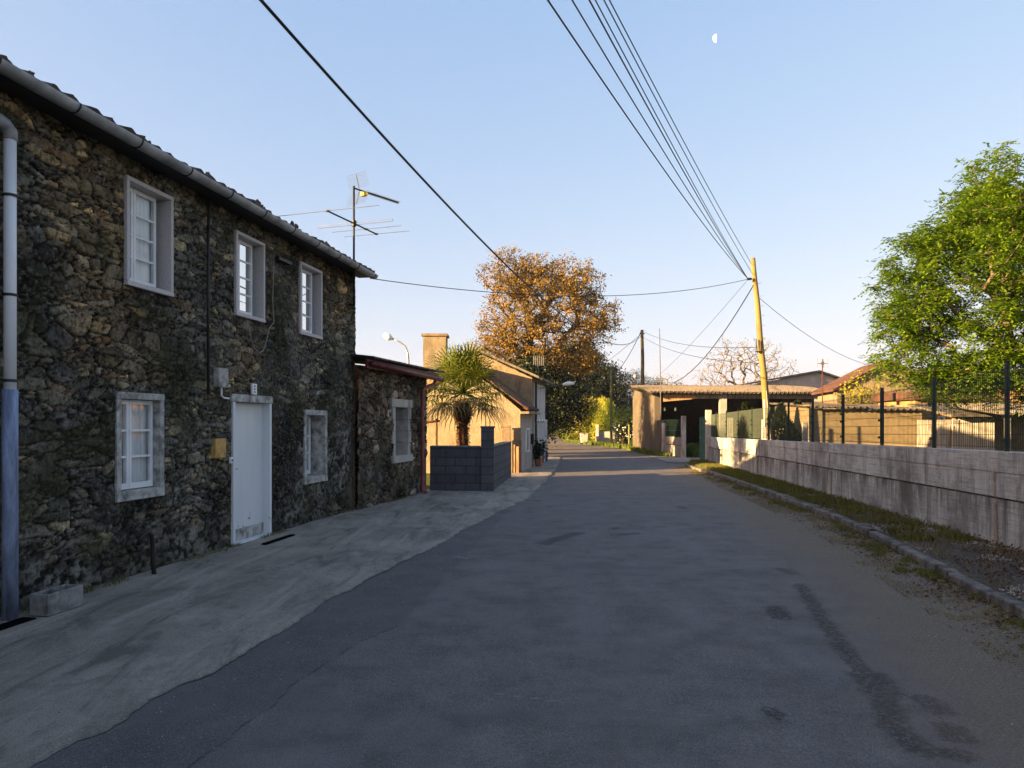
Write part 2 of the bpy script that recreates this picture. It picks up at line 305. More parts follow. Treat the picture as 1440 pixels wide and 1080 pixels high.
# value noise in numpy
_T=np.random.default_rng(3).random((256,256))
def vn(x,y):
    xi=np.floor(x).astype(int); yi=np.floor(y).astype(int); fx=x-xi; fy=y-yi; fx=fx*fx*(3-2*fx); fy=fy*fy*(3-2*fy)
    g=lambda a,b:_T[a&255,b&255]
    return (g(xi,yi)*(1-fx)+g(xi+1,yi)*fx)*(1-fy)+(g(xi,yi+1)*(1-fx)+g(xi+1,yi+1)*fx)*fy
def fbm(x,y,o=4):
    s=0;a=.5
    for i in range(o): s=s+a*vn(x*2**i+17*i,y*2**i+5*i); a*=.5
    return s/(1-.5**o)
def tree(name,label,cat,base,trunk_top,ell,nn,nl,ll,lw,leaf,bark,r0=.25,sp=.35,step=.5,group=None,seed=1,crownname='crown',thin=.006,flat=1.0,lean=(0,0),powr=.5,minz=.1):
    g=np.random.default_rng(seed); base=np.array(base,float); root=thing(name,label,cat,tuple(base),group)
    P=[base.copy()]; par=[-1]; nst=max(3,int(trunk_top/step))
    for i in range(1,nst+1):
        t=i/nst; P.append(base+np.array([lean[0]*t+g.normal(0,.03)*trunk_top*.12,lean[1]*t+g.normal(0,.03)*trunk_top*.12,trunk_top*t])); par.append(len(P)-2)
    fork=len(P)-1; vols=np.array([e[3]*e[4]*e[5] for e in ell])**.62; vols/=vols.sum()
    cand=[]
    for i in g.choice(len(ell),nn,p=vols):
        e=ell[i]; d=g.normal(size=3); d/=np.linalg.norm(d); r=g.random()**.42
        p=base+np.array([e[0]+d[0]*r*e[3],e[1]+d[1]*r*e[4],e[2]+d[2]*r*e[5]])
        if p[2]>base[2]+minz: cand.append(p)
    ori=P[fork]; cand.sort(key=lambda p:np.linalg.norm(p-ori)); tips=[]
    A=np.zeros((200000,3)); cnt=len(P); A[:cnt]=P; dep=np.zeros(200000); dep[:cnt]=0
    for p in cand:
        lo=max(1,nst//2); dd=np.linalg.norm(A[lo:cnt]-p,axis=1); rad=np.linalg.norm(A[lo:cnt]-ori,axis=1)
        j=lo+int(np.argmin(dd+.25*np.maximum(0,rad-np.linalg.norm(p-ori))+.12*dep[lo:cnt])); q=A[j].copy(); dist=np.linalg.norm(p-q); k=max(1,int(dist/step)); pj=j
        for i in range(1,k+1):
            t=i/k; c=q+(p-q)*t; c[2]+=math.sin(t*math.pi)*dist*.10; c+=g.normal(0,.04*step,3)
            A[cnt]=c; dep[cnt]=dep[j]+dist*t*.6; par.append(pj); pj=cnt; cnt+=1
        tips.append(pj)
    w=np.zeros(cnt); w[tips]=1
    for i in range(cnt-1,0,-1): w[par[i]]+=w[i]
    rad=np.maximum(thin,r0*(w/w[1])**flat_pow(flat)); V=[];F=[]
    for i in range(1,cnt):
        a=A[par[i]];b=A[i]; ra=min(rad[par[i]],rad[i]*1.9); rb=rad[i]; d=b-a; ln=np.linalg.norm(d)
        if ln<1e-4: continue
        d=d/ln; u=np.cross(d,[.3,.2,.9]); u/=np.linalg.norm(u)+1e-9; v=np.cross(d,u); k=7 if rb>.06 else (4 if rb>.02 else 3); s=len(V)
        for (c,r) in ((a,ra),(b,rb)):
            for j in range(k): an=2*math.pi*j/k; V.append(c+(u*math.cos(an)+v*math.sin(an))*r)
        F+=[(s+j,s+(j+1)%k,s+k+(j+1)%k,s+k+j) for j in range(k)]
    for j in range(7):
        pass
    from_arrays('trunk',V,F,bark,root,smooth=True)
    if nl<0: sprays(crownname,A[tips],-nl,leaf,root,ll=ll,lw=lw,seed=seed)
    elif nl:
        T=A[tips]; n=len(T)*nl; off=g.normal(0,sp,(n,3))*[1,1,.62]*np.repeat(g.uniform(.6,1.35,(len(T),1)),nl,0); Q=np.repeat(T,nl,0)+off
        rn=np.repeat(g.random(len(T)),nl); tw=np.repeat(T,nl,0)*0
        Q=Q[Q[:,2]>base[2]+.05]; rn=rn[:len(Q)]
        leaves(crownname,Q,ll,lw,leaf,root,rnd=rn)
    return root
def flat_pow(f): return .5*f
def sprays(name,T,k,mat,parent,rl=.27,n=9,ll=.085,lw=.032,seed=0):
    """compound leaves: k drooping rachises at every twig tip, n leaflets along each."""
    g=np.random.default_rng(seed); T=np.repeat(np.asarray(T),k,0); m=len(T); T=T+g.normal(0,.06,(m,3))
    d=g.normal(0,1,(m,3)); d[:,2]=d[:,2]*.5+.10; d/=np.linalg.norm(d,axis=1,keepdims=True); side=np.cross(d,[0,0,1.]); side/=np.linalg.norm(side,axis=1,keepdims=True)+1e-9
    L_=rl*g.uniform(.7,1.25,(m,1)); tone=np.clip(g.random(m)*.55+np.repeat(g.random(m//k),k)*.5,0,1); V=[];R_=[]
    for i in range(n):
        t=(i//2+1)/((n+1)//2); s=(1 if i%2 else -1); base=T+d*L_*t-np.array([0,0,1])*(L_*.45*t*t)
        q=(d*.45+side*s*1.0) if i<n-1 else d*1.0; q=q+g.normal(0,.18,(m,3))-np.array([0,0,.35]); q/=np.linalg.norm(q,axis=1,keepdims=True)
        w=np.cross(q,[0,0,1.]); w/=np.linalg.norm(w,axis=1,keepdims=True)+1e-9; w=w+g.normal(0,.25,(m,3)); ln=ll*g.uniform(.75,1.2,(m,1))
        V.append(np.stack([base,base+q*ln*.45+w*lw*.5,base+q*ln,base+q*ln*.45-w*lw*.5],1)); R_.append(np.repeat(tone,4))
    V=np.concatenate(V).reshape(-1,3); R_=np.concatenate(R_); return from_arrays(name,V,np.arange(len(V)).reshape(-1,4),mat,parent,attrs={'rnd':R_})
# ================================================================ CAMERA, LIGHT
sc=bpy.context.scene
cam=bpy.data.objects.new('camera',bpy.data.cameras.new('camera')); C.objects.link(cam); sc.camera=cam
cam.data.sensor_width=36; cam.data.lens=FPX/1440*36; cam.data.shift_y=(HV-540)/1440; cam.location=(0,0,EYE); cam.rotation_euler=(R(90),0,0)
cam.data.clip_start=.05; cam.data.clip_end=6000
ELEV,SX,SY=12.0,.92,.392                                # sunlight travels (SX,SY) over the ground
w=bpy.data.worlds.new('World'); sc.world=w; w.use_nodes=True; wn=w.node_tree; bg=wn.nodes['Background']
sky=wn.nodes.new('ShaderNodeTexSky'); sky.sky_type='NISHITA'; sky.sun_disc=False; sky.sun_elevation=R(ELEV)
sky.sun_rotation=math.atan2(-SX,-SY); sky.altitude=200; sky.air_density=.8; sky.dust_density=2.5; sky.ozone_density=1.0
sep=wn.nodes.new('ShaderNodeSeparateColor'); com=wn.nodes.new('ShaderNodeCombineColor'); wn.links.new(sky.outputs[0],sep.inputs[0])
for ch,(pw,k) in enumerate(((.72,.85),(.50,.955),(.27,1.35))):
    p1=wn.nodes.new('ShaderNodeMath'); p1.operation='POWER'; p1.inputs[1].default_value=pw; p2=wn.nodes.new('ShaderNodeMath'); p2.operation='MULTIPLY'; p2.inputs[1].default_value=k
    wn.links.new(sep.outputs[ch],p1.inputs[0]); wn.links.new(p1.outputs[0],p2.inputs[0]); wn.links.new(p2.outputs[0],com.inputs[ch])
wn.links.new(com.outputs[0],bg.inputs[0]); bg.inputs[1].default_value=.09
sun=bpy.data.objects.new('sun',bpy.data.lights.new('sun','SUN')); C.objects.link(sun)
sun.data.energy=5.0; sun.data.angle=R(.5); sun.data.color=(1.0,.65,.29)
sun.rotation_euler=Vector((SX*math.cos(R(ELEV)),SY*math.cos(R(ELEV)),-math.sin(R(ELEV)))).to_track_quat('-Z','Y').to_euler()
sc.view_settings.view_transform='Standard'; sc.view_settings.look='None'; sc.view_settings.exposure=EXPO; sc.view_settings.gamma=1
try:
    sc.cycles.max_bounces=6; sc.cycles.transparent_max_bounces=24; sc.cycles.use_denoising=True
except Exception: pass
# ================================================================ GROUND
V=[(-900,-200,-.04),(900,-200,-.04),(900,1300,-.04),(-900,1300,-.04)]
tag(from_arrays('ground',V,[(0,1,2,3)],'field'),kind='structure')
tY=[-8,6.21,8.19,10.47,12.66,17,22,27.8,30.5,35,39,48.5,56.5,63,74,80]
tXR=[1.6,4.22,4.6,5.06,5.36,5.76,6.15,6.4,7.2,7.7,6.9,6.9,5.5,4.7,4.8,5.2]
XRoad=lambda y:np.interp(y,tY,tXR)
XLeft=lambda y:np.interp(y,[-8,0,13.9,17.4,22,24,27,36,57,70,80],[-6.6,-5.3,-3.1,-2.2,-.3,.1,.6,1.5,2.6,3.1,3.3])
def dist_poly(X,Y,pts):
    D=np.full(X.shape,9.)
    for (x0,y0),(x1,y1) in zip(pts[:-1],pts[1:]):
        dx,dy=x1-x0,y1-y0; t=np.clip(((X-x0)*dx+(Y-y0)*dy)/(dx*dx+dy*dy+1e-9),0,1)
        D=np.minimum(D,np.hypot(X-x0-t*dx,Y-y0-t*dy))
    return D
ys=np.concatenate([np.linspace(-8,2.4,40)[:-1],2.4*np.exp(np.linspace(0,math.log(80/2.4),460))])
ss=np.linspace(0,1,330); YY,SS=np.meshgrid(ys,ss,indexing='ij'); xl,xr=XLeft(YY),XRoad(YY); XX=xl+(xr-xl)*SS
gp=lambda *p:[G(*q) for q in p]
stain=np.full(XX.shape,9.); rut=stain.copy(); crack=stain.copy(); line=stain.copy()
for ps,r in ((gp((765,764),(790,756),(812,750)),.09),(gp((866,752),(893,750)),.06),(gp((1102,801),(1112,806)),.07),(gp((862,744),(868,742)),.04),(gp((955,712),(962,715)),.05),(gp((742,703),(756,704)),.05)):
    stain=np.minimum(stain,dist_poly(XX,YY,ps)-r)
for ps,r in ((gp((1125,823),(1148,858),(1165,882),(1205,935),(1222,952)),.035),(gp((1222,950),(1243,975)),.085),(gp((1243,975),(1255,1020),(1290,1055),(1345,1062)),.05),(gp((1335,1025),(1350,1040)),.05),(gp((1090,855),(1100,868)),.06),(gp((1300,985),(1320,1000)),.05),(gp((1085,1000),(1095,1012)),.03)):
    rut=np.minimum(rut,dist_poly(XX,YY,ps)-r)
LC=gp((250,1092),(280,1068),(318,1042),(345,1018),(385,992),(412,962),(440,945),(470,925),(505,902),(540,888),(560,880))
crack=np.minimum(crack,dist_poly(XX,YY,LC)); crack=np.minimum(crack,dist_poly(XX,YY,gp((1185,880),(1240,905),(1330,960),(1400,990)))+.006)
line=np.minimum(line,dist_poly(XX,YY,gp((698,975),(790,986))));line=np.minimum(line,dist_poly(XX,YY,gp((860,994),(960,1003),(1080,1014)))+.004)
line=np.minimum(line,dist_poly(XX,YY,gp((640,782),(656,785)))-.02);line=np.minimum(line,dist_poly(XX,YY,gp((712,738),(722,738))))
lcx=np.array([p[0] for p in LC]); lcy=np.array([p[1] for p in LC]); o=np.argsort(lcy)
patch=np.clip((np.interp(YY,np.r_[-8,lcy[o],16],np.r_[-2.4,lcx[o],.2])-XX)/.05+.5,0,1)
edge_as=np.interp(YY,[-8,4.3,5.3,8.4,12,22,28,32,80],[1.4,2.7,3.1,3.75,4.25,5.4,6.25,8,8])    # where the asphalt gives way to grit
dirt=(edge_as-XX)
dirt=np.minimum(dirt,9)
n0,n1=XX.shape; idx=np.arange(n0*n1).reshape(n0,n1)
F=np.stack([idx[:-1,:-1],idx[:-1,1:],idx[1:,1:],idx[1:,:-1]],-1).reshape(-1,4)
ZZ=.012*(fbm(XX*.8,YY*.8,3)-.5)-np.clip(-dirt,0,1)*.012
Vr=np.stack([XX,YY,ZZ],-1).reshape(-1,3)
road=from_arrays('road',Vr,F,'asphalt',smooth=True,attrs={'stain':stain.ravel(),'rut':rut.ravel(),'crack':crack.ravel(),'line':line.ravel(),'patch':patch.ravel(),'dirt':dirt.ravel()})
tag(road,kind='structure')
L1=[(3.3,80),(3.35,86),(1.5,91),(-4,95),(-30,99)]; L2=[(5.2,80),(6.2,90),(4.5,98),(-3,103),(-30,106)]
Vb=[(x,y,.002) for x,y in L1]+[(x,y,.002) for x,y in L2]
rb=from_arrays('road_bend',Vb,[(i,i+5,i+6,i+1) for i in range(4)],'asphalt',attrs={k:[9.]*10 if k!='patch' else [0.]*10 for k in ('stain','rut','crack','line','patch','dirt')}); tag(rb,kind='structure')
# concrete apron in front of the houses
ap=[(-8,-3.6),(0,-2.7)]+[(y,x) for x,y in gp((55,1077),(175,1015),(192,995),(300,945),(380,900),(480,835),(540,803),(600,775),(650,747),(690,727),(720,712),(745,700),(765,680),(783,660),(789,643))]
ay=np.array([a[0] for a in ap]); ax=np.array([a[1] for a in ap])
ys2=np.concatenate([np.linspace(-8,3,30)[:-1],3*np.exp(np.linspace(0,math.log(35.8/3),420))]); s2=np.r_[0,np.linspace(.02,.9,60),np.linspace(.91,.985,12),.992,1]
Y2,S2=np.meshgrid(ys2,s2,indexing='ij'); xe=np.interp(Y2,ay,ax)+(fbm(Y2*2.2,Y2*0+3,5)-.5)*.11+(fbm(Y2*14,Y2*0+8,3)-.5)*.05; xi=XLeft(Y2)-.1; X2=xi+(xe-xi)*S2
Z2=.006+.020*np.clip((1-S2)*(xe-xi)/.035,0,1)+.03*(fbm(X2*.7,Y2*.7,3)-.5)*np.clip((1-S2)*3,0,1)
n0,n1=X2.shape; idx=np.arange(n0*n1).reshape(n0,n1); F=np.stack([idx[:-1,:-1],idx[:-1,1:],idx[1:,1:],idx[1:,:-1]],-1).reshape(-1,4)
tag(from_arrays('pavement',np.stack([X2,Y2,Z2],-1).reshape(-1,3),F,'apron',smooth=True,attrs={'edge':((xe-X2)).ravel()}),kind='structure')
# right verge between kerb and wall
WX=lambda y:5.34+.08*y
ys3=np.linspace(-6,30.4,520); s3=np.linspace(0,1,50); Y3,S3=np.meshgrid(ys3,s3,indexing='ij'); xa=XRoad(Y3)+.06; xb=WX(Y3)+.05; X3=xa+(xb-xa)*S3
Z3=.072+.05*(fbm(X3*3,Y3*3,5)-.45)+.035*(fbm(X3*14,Y3*14,3)-.5); Z3[:,0]=.06
n0,n1=X3.shape; idx=np.arange(n0*n1).reshape(n0,n1); F=np.stack([idx[:-1,:-1],idx[:-1,1:],idx[1:,1:],idx[1:,:-1]],-1).reshape(-1,4)
tag(from_arrays('verge',np.stack([X3,Y3,Z3],-1).reshape(-1,3),F,'soil',smooth=True),kind='structure')
# kerb stones: one row, uneven
kb=MB(); y=-6.0
while y<27.6:
    ln=.98; a,b2=XRoad(y)-.05,XRoad(y+ln)-.05; h=.088+rng.normal(0,.006); j=rng.normal(0,.006)
    kb.hexa([(a+j,y+.008),(a+.13+j,y+.008),(b2+.13+j,y+ln-.006),(b2+j,y+ln-.006)],-.03,h); y+=ln
k_=kb.build('kerb','kerb',bevel=.018); tag(k_,kind='structure')
# concrete at the gateway, far verge
gw=[(6.3,30.3),(8.3,29.9),(9.4,33.8),(7.7,35.2),(6.6,36.2)]
tag(from_arrays('gateway_apron',[(x,y,.022) for x,y in gw],[tuple(range(5))],'apron',attrs={'edge':[1.]*5}),kind='structure')
fy=np.array([34.7,36,39,44,48.5,56.5,63,74,80,92,98]); fx=XRoad(fy); fx[-2]=6.3; fx[-1]=5
V=[(x,y,.005) for x,y in zip(fx,fy)]+[(x+9 if y>48 else 7.6+.02*(y-30),y,.03) for x,y in zip(fx,fy)]; nn=len(fy)
tag(from_arrays('far_verge',V,[(i,i+nn,i+nn+1,i+1) for i in range(nn-1)],'field'),kind='structure')
# hills
def hill(name,y0,h,sd,wid=850,x0=0):
    xs=np.linspace(-wid,wid,220); rows=[(0,0),(60,.5),(140,.9),(220,1),(400,.6)]
    V=[];
    for i,(dy,f) in enumerate(rows):
        for x in xs: V.append((x+x0,y0+dy,-2+f*h*(.35+.9*fbm(np.array([x/170.+sd]),np.array([sd*1.7]),4)[0])+ (f>.4)*2.5*fbm(np.array([x/9.]),np.array([i*3.3+sd]),3)[0]))
    k=len(xs); F=[(i*k+j,i*k+j+1,(i+1)*k+j+1,(i+1)*k+j) for i in range(len(rows)-1) for j in range(k-1)]
    tag(from_arrays(name,V,F,'far',smooth=True),kind='structure')
hill('hills',620,30,2.0); 
# ================================================================ MAIN HOUSE
D=Vector((.1605,.987,0)); NR=Vector((.987,-.1605,0))
def F0(s,z,off=0): return Vector((-5.16+.1626*s,s,z))+NR*off
AN=Vector((.9766,-.2148,0))
def F1(s,z,off=0): return Vector((-5.81+.22*s,s,z))+AN*off
def stone_wall(name,parent,Ff,s0,s1,z0,z1,holes,ds,dz,cw,ch,seed,pal,rel=.034,plaster=0.,topf=None,warm=None):
    g=np.random.default_rng(seed); s=np.arange(s0,s1+ds*.5,ds); z=np.arange(z0,z1+dz*.5,dz); s[-1]=s1; z[-1]=z1
    # snap grid lines to the hole edges
    for (a,b,c,d) in holes:
        for e in (a,b):
            i=np.argmin(abs(s-e)); s[i]=e
        for e in (c,d):
            i=np.argmin(abs(z-e)); z[i]=e
    S,Z=np.meshgrid(s,z,indexing='ij')
    sw=S+(fbm(S*2.2+9,Z*2.2,3)-.5)*.16; zw=Z+(fbm(S*1.6,Z*1.6+4,4)-.5)*.20
    zone=fbm(S*.55+3,Z*.75+seed,3); 
    def vor(u,v,T):
        iu=np.floor(u).astype(int); iv=np.floor(v).astype(int); b1=np.full(u.shape,9.); b2=b1.copy(); ic=np.zeros(u.shape,int); du=np.zeros(u.shape); dv=du.copy()
        for di in (-2,-1,0,1,2):
            for dj in (-1,0,1):
                p=iu+di; q=iv+dj; x=u-p-.05-T[0][p&127,q&127]*.9-.5*(q%2); y=(v-q-.15-T[1][p&127,q&127]*.7)*1.2
                d=(abs(x)**2.6+abs(y)**2.6)**(1/2.6)-.30*T[2][p&127,q&127]; m=d<b1
                b2=np.where(m,b1,np.minimum(b2,d)); ic=np.where(m,(p&127)*128+(q&127),ic); du=np.where(m,x,du); dv=np.where(m,y,dv); b1=np.where(m,d,b1)
        return b2-b1,ic,du,dv
    u=sw/cw; v=zw/ch; v=v+1.1*(vn(v*.45+3,v*0+seed)-.5)
    e1,ic1,du1,dv1=vor(u,v,g.random((3,128,128)))
    e2,ic2,du2,dv2=vor(u*2.3+.3*fbm(S*5,Z*5,2),v*1.9,g.random((3,128,128)))
    split=g.random(128*128)[ic1]<.52
    e=np.where(split,np.minimum(e1*1.6,e2*.75),e1); idc=np.where(split,(ic2*31+ic1)%16384,ic1); du=np.where(split,du2*.5,du1); dv=np.where(split,dv2*.5,dv1)
    e=e+.13*(fbm(S*26,Z*26,4)-.5)
    st=np.clip((e-.045)/.085,0,1); st=st*st*(3-2*st)
    rs=g.random(128*128)[idc]; rt=g.random(128*128)[idc]; rc=g.integers(0,len(pal),128*128)[idc]
    tx=g.normal(0,1,128*128)[idc]; tz=g.normal(0,1,128*128)[idc]
    tl=(fbm(S*11+rs*40,Z*19+rt*40,5)-.5)
    fill=np.clip((fbm(S*1.3+71,Z*1.3+9,3)-.53)*5,0,1)                      # joints packed with mortar here, open there
    pl=np.clip((fbm(S*1.1+31,Z*1.6+7,5)-.50+ .25*np.clip((1.5-Z)/1.5,0,1)+plaster-.22)*9,0,1)*np.clip((2.1-Z)/.6,0,1)
    st_=st*(1-pl*.85)
    h=-.012*pl*(fbm(S*17+3,Z*21,5)<.44)+rel*(st_-.75)*(1-.55*fill)+rel*(.75*(rs-.5)+.38*tx*du+.45*tz*dv)*st_+tl*.024*(1-.2*pl)+pl*rel*.12+(fbm(S*.5,Z*.5,2)-.5)*.05
    col=np.array(pal)[rc]*(.50+.95*rt[...,None])
    big=(fbm(S*1.4+60,Z*1.4,5)-.40)*3.2; 
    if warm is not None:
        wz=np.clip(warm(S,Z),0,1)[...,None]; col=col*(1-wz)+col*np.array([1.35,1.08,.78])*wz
    col=col*np.clip(.72+big,.34,1.6)[...,None]*(.62+1.6*np.clip(tl+.3,0,1))[...,None]
    mo=np.array([.020,.018,.014])*(1-fill[...,None])+np.array([.105,.095,.075])*fill[...,None]*(.6+.8*vn(S*40,Z*40))[...,None]
    col=mo+(col-mo)*st[...,None]
    sk=fbm(S*34,Z*34,3); col=np.where((sk>.67)[...,None],col*.5+np.array([.26,.25,.22])*.5,col); col=np.where((sk<.33)[...,None],col*.35,col)
    fq=fbm(S*17+3,Z*21,5); fr=fbm(S*4,Z*5+2,3); pc=np.array([.235,.222,.195])*(np.clip((fq-.40)*9,.10,1.15)*np.clip(fr*2.2-.25,.3,1.3))[...,None]; col=col*(1-pl[...,None]*.8)+pc*pl[...,None]*.8
    mossy=np.clip((fbm(S*2.1+5,Z*2.1+77,4)-.55)*8,0,1)[...,None]; col=col*(1-.5*mossy)+np.array([.06,.062,.028])*.5*mossy
    foot_dark=np.clip((.35-Z)/.5,0,1)[...,None]; col=col*(1-.35*foot_dark)  # stone colour darkens towards the foot of the wall
    B=np.array([[tuple(Ff(a,0,0)) for a in s]])[0]; nr=np.array(Ff(0,0,1)-Ff(0,0,0))
    # quiet near the hole edges
    q=np.ones(S.shape)
    for (a,b,c,d) in holes: q*=1-np.exp(-(np.maximum(np.maximum(a-S,S-b),np.maximum(c-Z,Z-d)).clip(0)/.06)**2)*.8
    P=B[:,None,:]+nr[None,None,:]*(h*q)[...,None]; P[...,2]=Z
    if topf is not None: P[:,-1,2]=topf(s)
    n0,n1=S.shape; idx=np.arange(n0*n1).reshape(n0,n1); Fq=np.stack([idx[:-1,:-1],idx[1:,:-1],idx[1:,1:],idx[:-1,1:]],-1)
    cs=(s[:-1]+s[1:])/2; cz=(z[:-1]+z[1:])/2; keep=np.ones((n0-1,n1-1),bool)
    for (a,b,c,d) in holes: keep&=~((cs[:,None]>a)&(cs[:,None]<b)&(cz[None,:]>c)&(cz[None,:]<d))
    Fq=Fq[keep].reshape(-1,4); cols=np.concatenate([col,np.ones(S.shape+(1,))],-1).reshape(-1,4)
    return from_arrays(name,P.reshape(-1,3),Fq,'stone',parent,smooth=True,cols=cols)
UP=[(7.62,8.39,3.0,4.11),(9.71,10.47,2.99,4.09),(11.58,12.39,2.97,4.09)]
LO=[(7.49,8.245,.81,1.915),(11.75,12.62,.64,1.81)]
DOOR=(9.62,10.67,-.1,1.95)
house=thing('stone_house','long two storey house of dark rubble stone with pale lined windows and a white door','house',tuple(F0(10,0)))
pal=[(.135,.12,.086),(.11,.10,.076),(.16,.14,.10),(.095,.087,.072),(.19,.175,.145),(.125,.115,.085),(.08,.075,.065),(.145,.105,.066),(.14,.135,.118),(.29,.24,.15),(.105,.10,.08),(.09,.082,.064)]
holes=[(a+.03,b-.03,c+.03,d-.03) for a,b,c,d in UP+LO]+[(9.66,10.63,-.1,1.93)]
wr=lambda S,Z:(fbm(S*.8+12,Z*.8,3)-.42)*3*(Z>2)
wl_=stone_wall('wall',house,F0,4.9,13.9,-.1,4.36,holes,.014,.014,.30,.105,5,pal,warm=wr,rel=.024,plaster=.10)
w2=stone_wall('wall',house,F0,-12,4.9,-.1,4.36,[],.05,.04,.34,.125,5,pal,rel=.03)
b=MB(); c=[F0(13.9,0,-.01),F0(13.9,0,-7),F0(-12,0,-7),F0(-12,0,-.01)]
for i in range(3):
    p,q=c[i],c[i+1]; t=(q-p).normalized(); nn_=Vector((t.y,-t.x,0))*-.18
    b.hexa([(p.x,p.y),(q.x,q.y),((q+nn_).x,(q+nn_).y),((p+nn_).x,(p+nn_).y)],-.1,4.36)
for s in (13.86,-11.9): b.prism([F0(s,4.361,-.05),F0(s,4.361,-6.95),F0(s,5.75,-3.5)],D*-.1)
b.build('gable_wall','rubble',house)
# jagged quoin edge
q=MB(); z=-.05
while z<4.25:
    h=rng.uniform(.10,.22); dd=rng.uniform(0,.035); ln=rng.uniform(.12,.22)
    p=[F0(13.86,z,.012),F0(13.9+dd,z,.012),F0(13.9+dd,z,-ln),F0(13.86,z,-ln)]
    q.hexa([(a.x,a.y) for a in p],z,min(z+h-.02,4.3)); z+=h
q.build('quoin','rubble',house,bevel=.012)
# dark lining behind the openings
for a,b_,c_,d_ in UP+LO:
    b=MB(); p=[F0(a-.1,0,-.34),F0(b_+.1,0,-.34),F0(b_+.1,0,-.9),F0(a-.1,0,-.9)]; b.hexa([(x.x,x.y) for x in p],c_-.1,d_+.1); b.build('interior','dark',house)
# roof
rf=[];ss_=np.arange(-12.1,14.14,.026); rows=11; RV=[];k=len(ss_)
per=.235; wave=.017*np.sign(np.cos(2*np.pi*ss_/per))*np.abs(np.cos(2*np.pi*ss_/per))**.6
jit=_T[(np.floor(ss_/per).astype(int))&255,7]
for r in range(rows):
    for e in (0,1):
        t0=.30-r*.36-(.0 if e==0 else .36); zz=4.385+(.30-t0)*.37+(.03 if e==0 else .0)
        for i,s in enumerate(ss_):
            o_=t0+(jit[i]-.5)*.05*(r==0 and e==0); p=F0(s,zz+wave[i]+(_T[(int(s/per)+r*7)&255,r]-.5)*.02,o_); RV.append(p)
Fr=[(i*k+j,i*k+j+1,(i+1)*k+j+1,(i+1)*k+j) for i in range(2*rows-1) for j in range(k-1)]
base_=len(RV)
for i,s in enumerate(ss_): RV.append(F0(s,4.385+wave[i]-.004,.30+(jit[i]-.5)*.05))
Fr+=[(j,j+1,base_+j+1,base_+j) for j in range(k-1)]
roof=from_arrays('roof',RV,Fr,'tile',house,smooth=False)
b=MB(); b.prism([F0(-12.05,5.72,-3.55),F0(-12.05,4.40,-7.25),F0(-12.05,4.46,-7.25),F0(-12.05,5.80,-3.55)],D*26.15)
b.prism([F0(-12.05,4.348,.26),F0(-12.05,4.375,.26),F0(-12.05,5.70,-3.55),F0(-12.05,5.62,-3.55)],D*26.1)
b.prism([F0(-12.05,5.76,-3.36),F0(-12.05,5.86,-3.52),F0(-12.05,5.76,-3.68)],D*26.15)
b.build('roof_deck','tile',house)
b=MB(); p=[F0(-12,0,.02),F0(14.03,0,.02),F0(14.03,0,.26),F0(-12,0,.26)]; b.hexa([(x.x,x.y) for x in p],4.30,4.345); b.build('eave_board','black',house)
# moss stones and broken mortar lumps on the eave tiles
lst=[(6.2,.06),(6.9,.035),(7.7,.05),(8.35,.03),(8.75,.09),(9.2,.04),(9.9,.10),(10.1,.06),(10.25,.05),(10.9,.09),(11.03,.08),(11.7,.03),(12.1,.08),(12.5,.03),(12.95,.03),(13.25,.05),(13.6,.03)]
for s,r in lst:
    b=MB(); g=[]; r*=.45; cc=F0(s,4.44+r*.6,.22)
    prof=[(r*.25,-r*.9),(r*.85,-r*.4),(r*(.8+rng.uniform(-.2,.2)),r*.3),(r*.35,r*(.9+rng.uniform(-.2,.4)))]
    b.lathe(cc,prof,7); b.v=[tuple(Vector(v)+Vector(rng.normal(0,r*.16,3))) for v in b.v]
    b.build('roof_stone','tile',house)
def lining(a,b_,c_,d_,mat,w=.055,off=.035,back=.27,name='surround',parent=None,Ff=F0,sill=.05):
    m=MB()
    def bx(s0,s1,z0,z1,o0,o1):
        p=[Ff(s0,0,o0),Ff(s1,0,o0),Ff(s1,0,o1),Ff(s0,0,o1)]; m.hexa([(x.x,x.y) for x in p],z0,z1)
    bx(a,a+w,c_+sill,d_-w,-back,off); bx(b_-w,b_,c_+sill,d_-w,-back,off); bx(a,b_,d_-w,d_,-back,off+.003); bx(a,b_,c_,c_+sill,-back,off+.006)
    return m.build(name,mat,parent,bevel=.006)
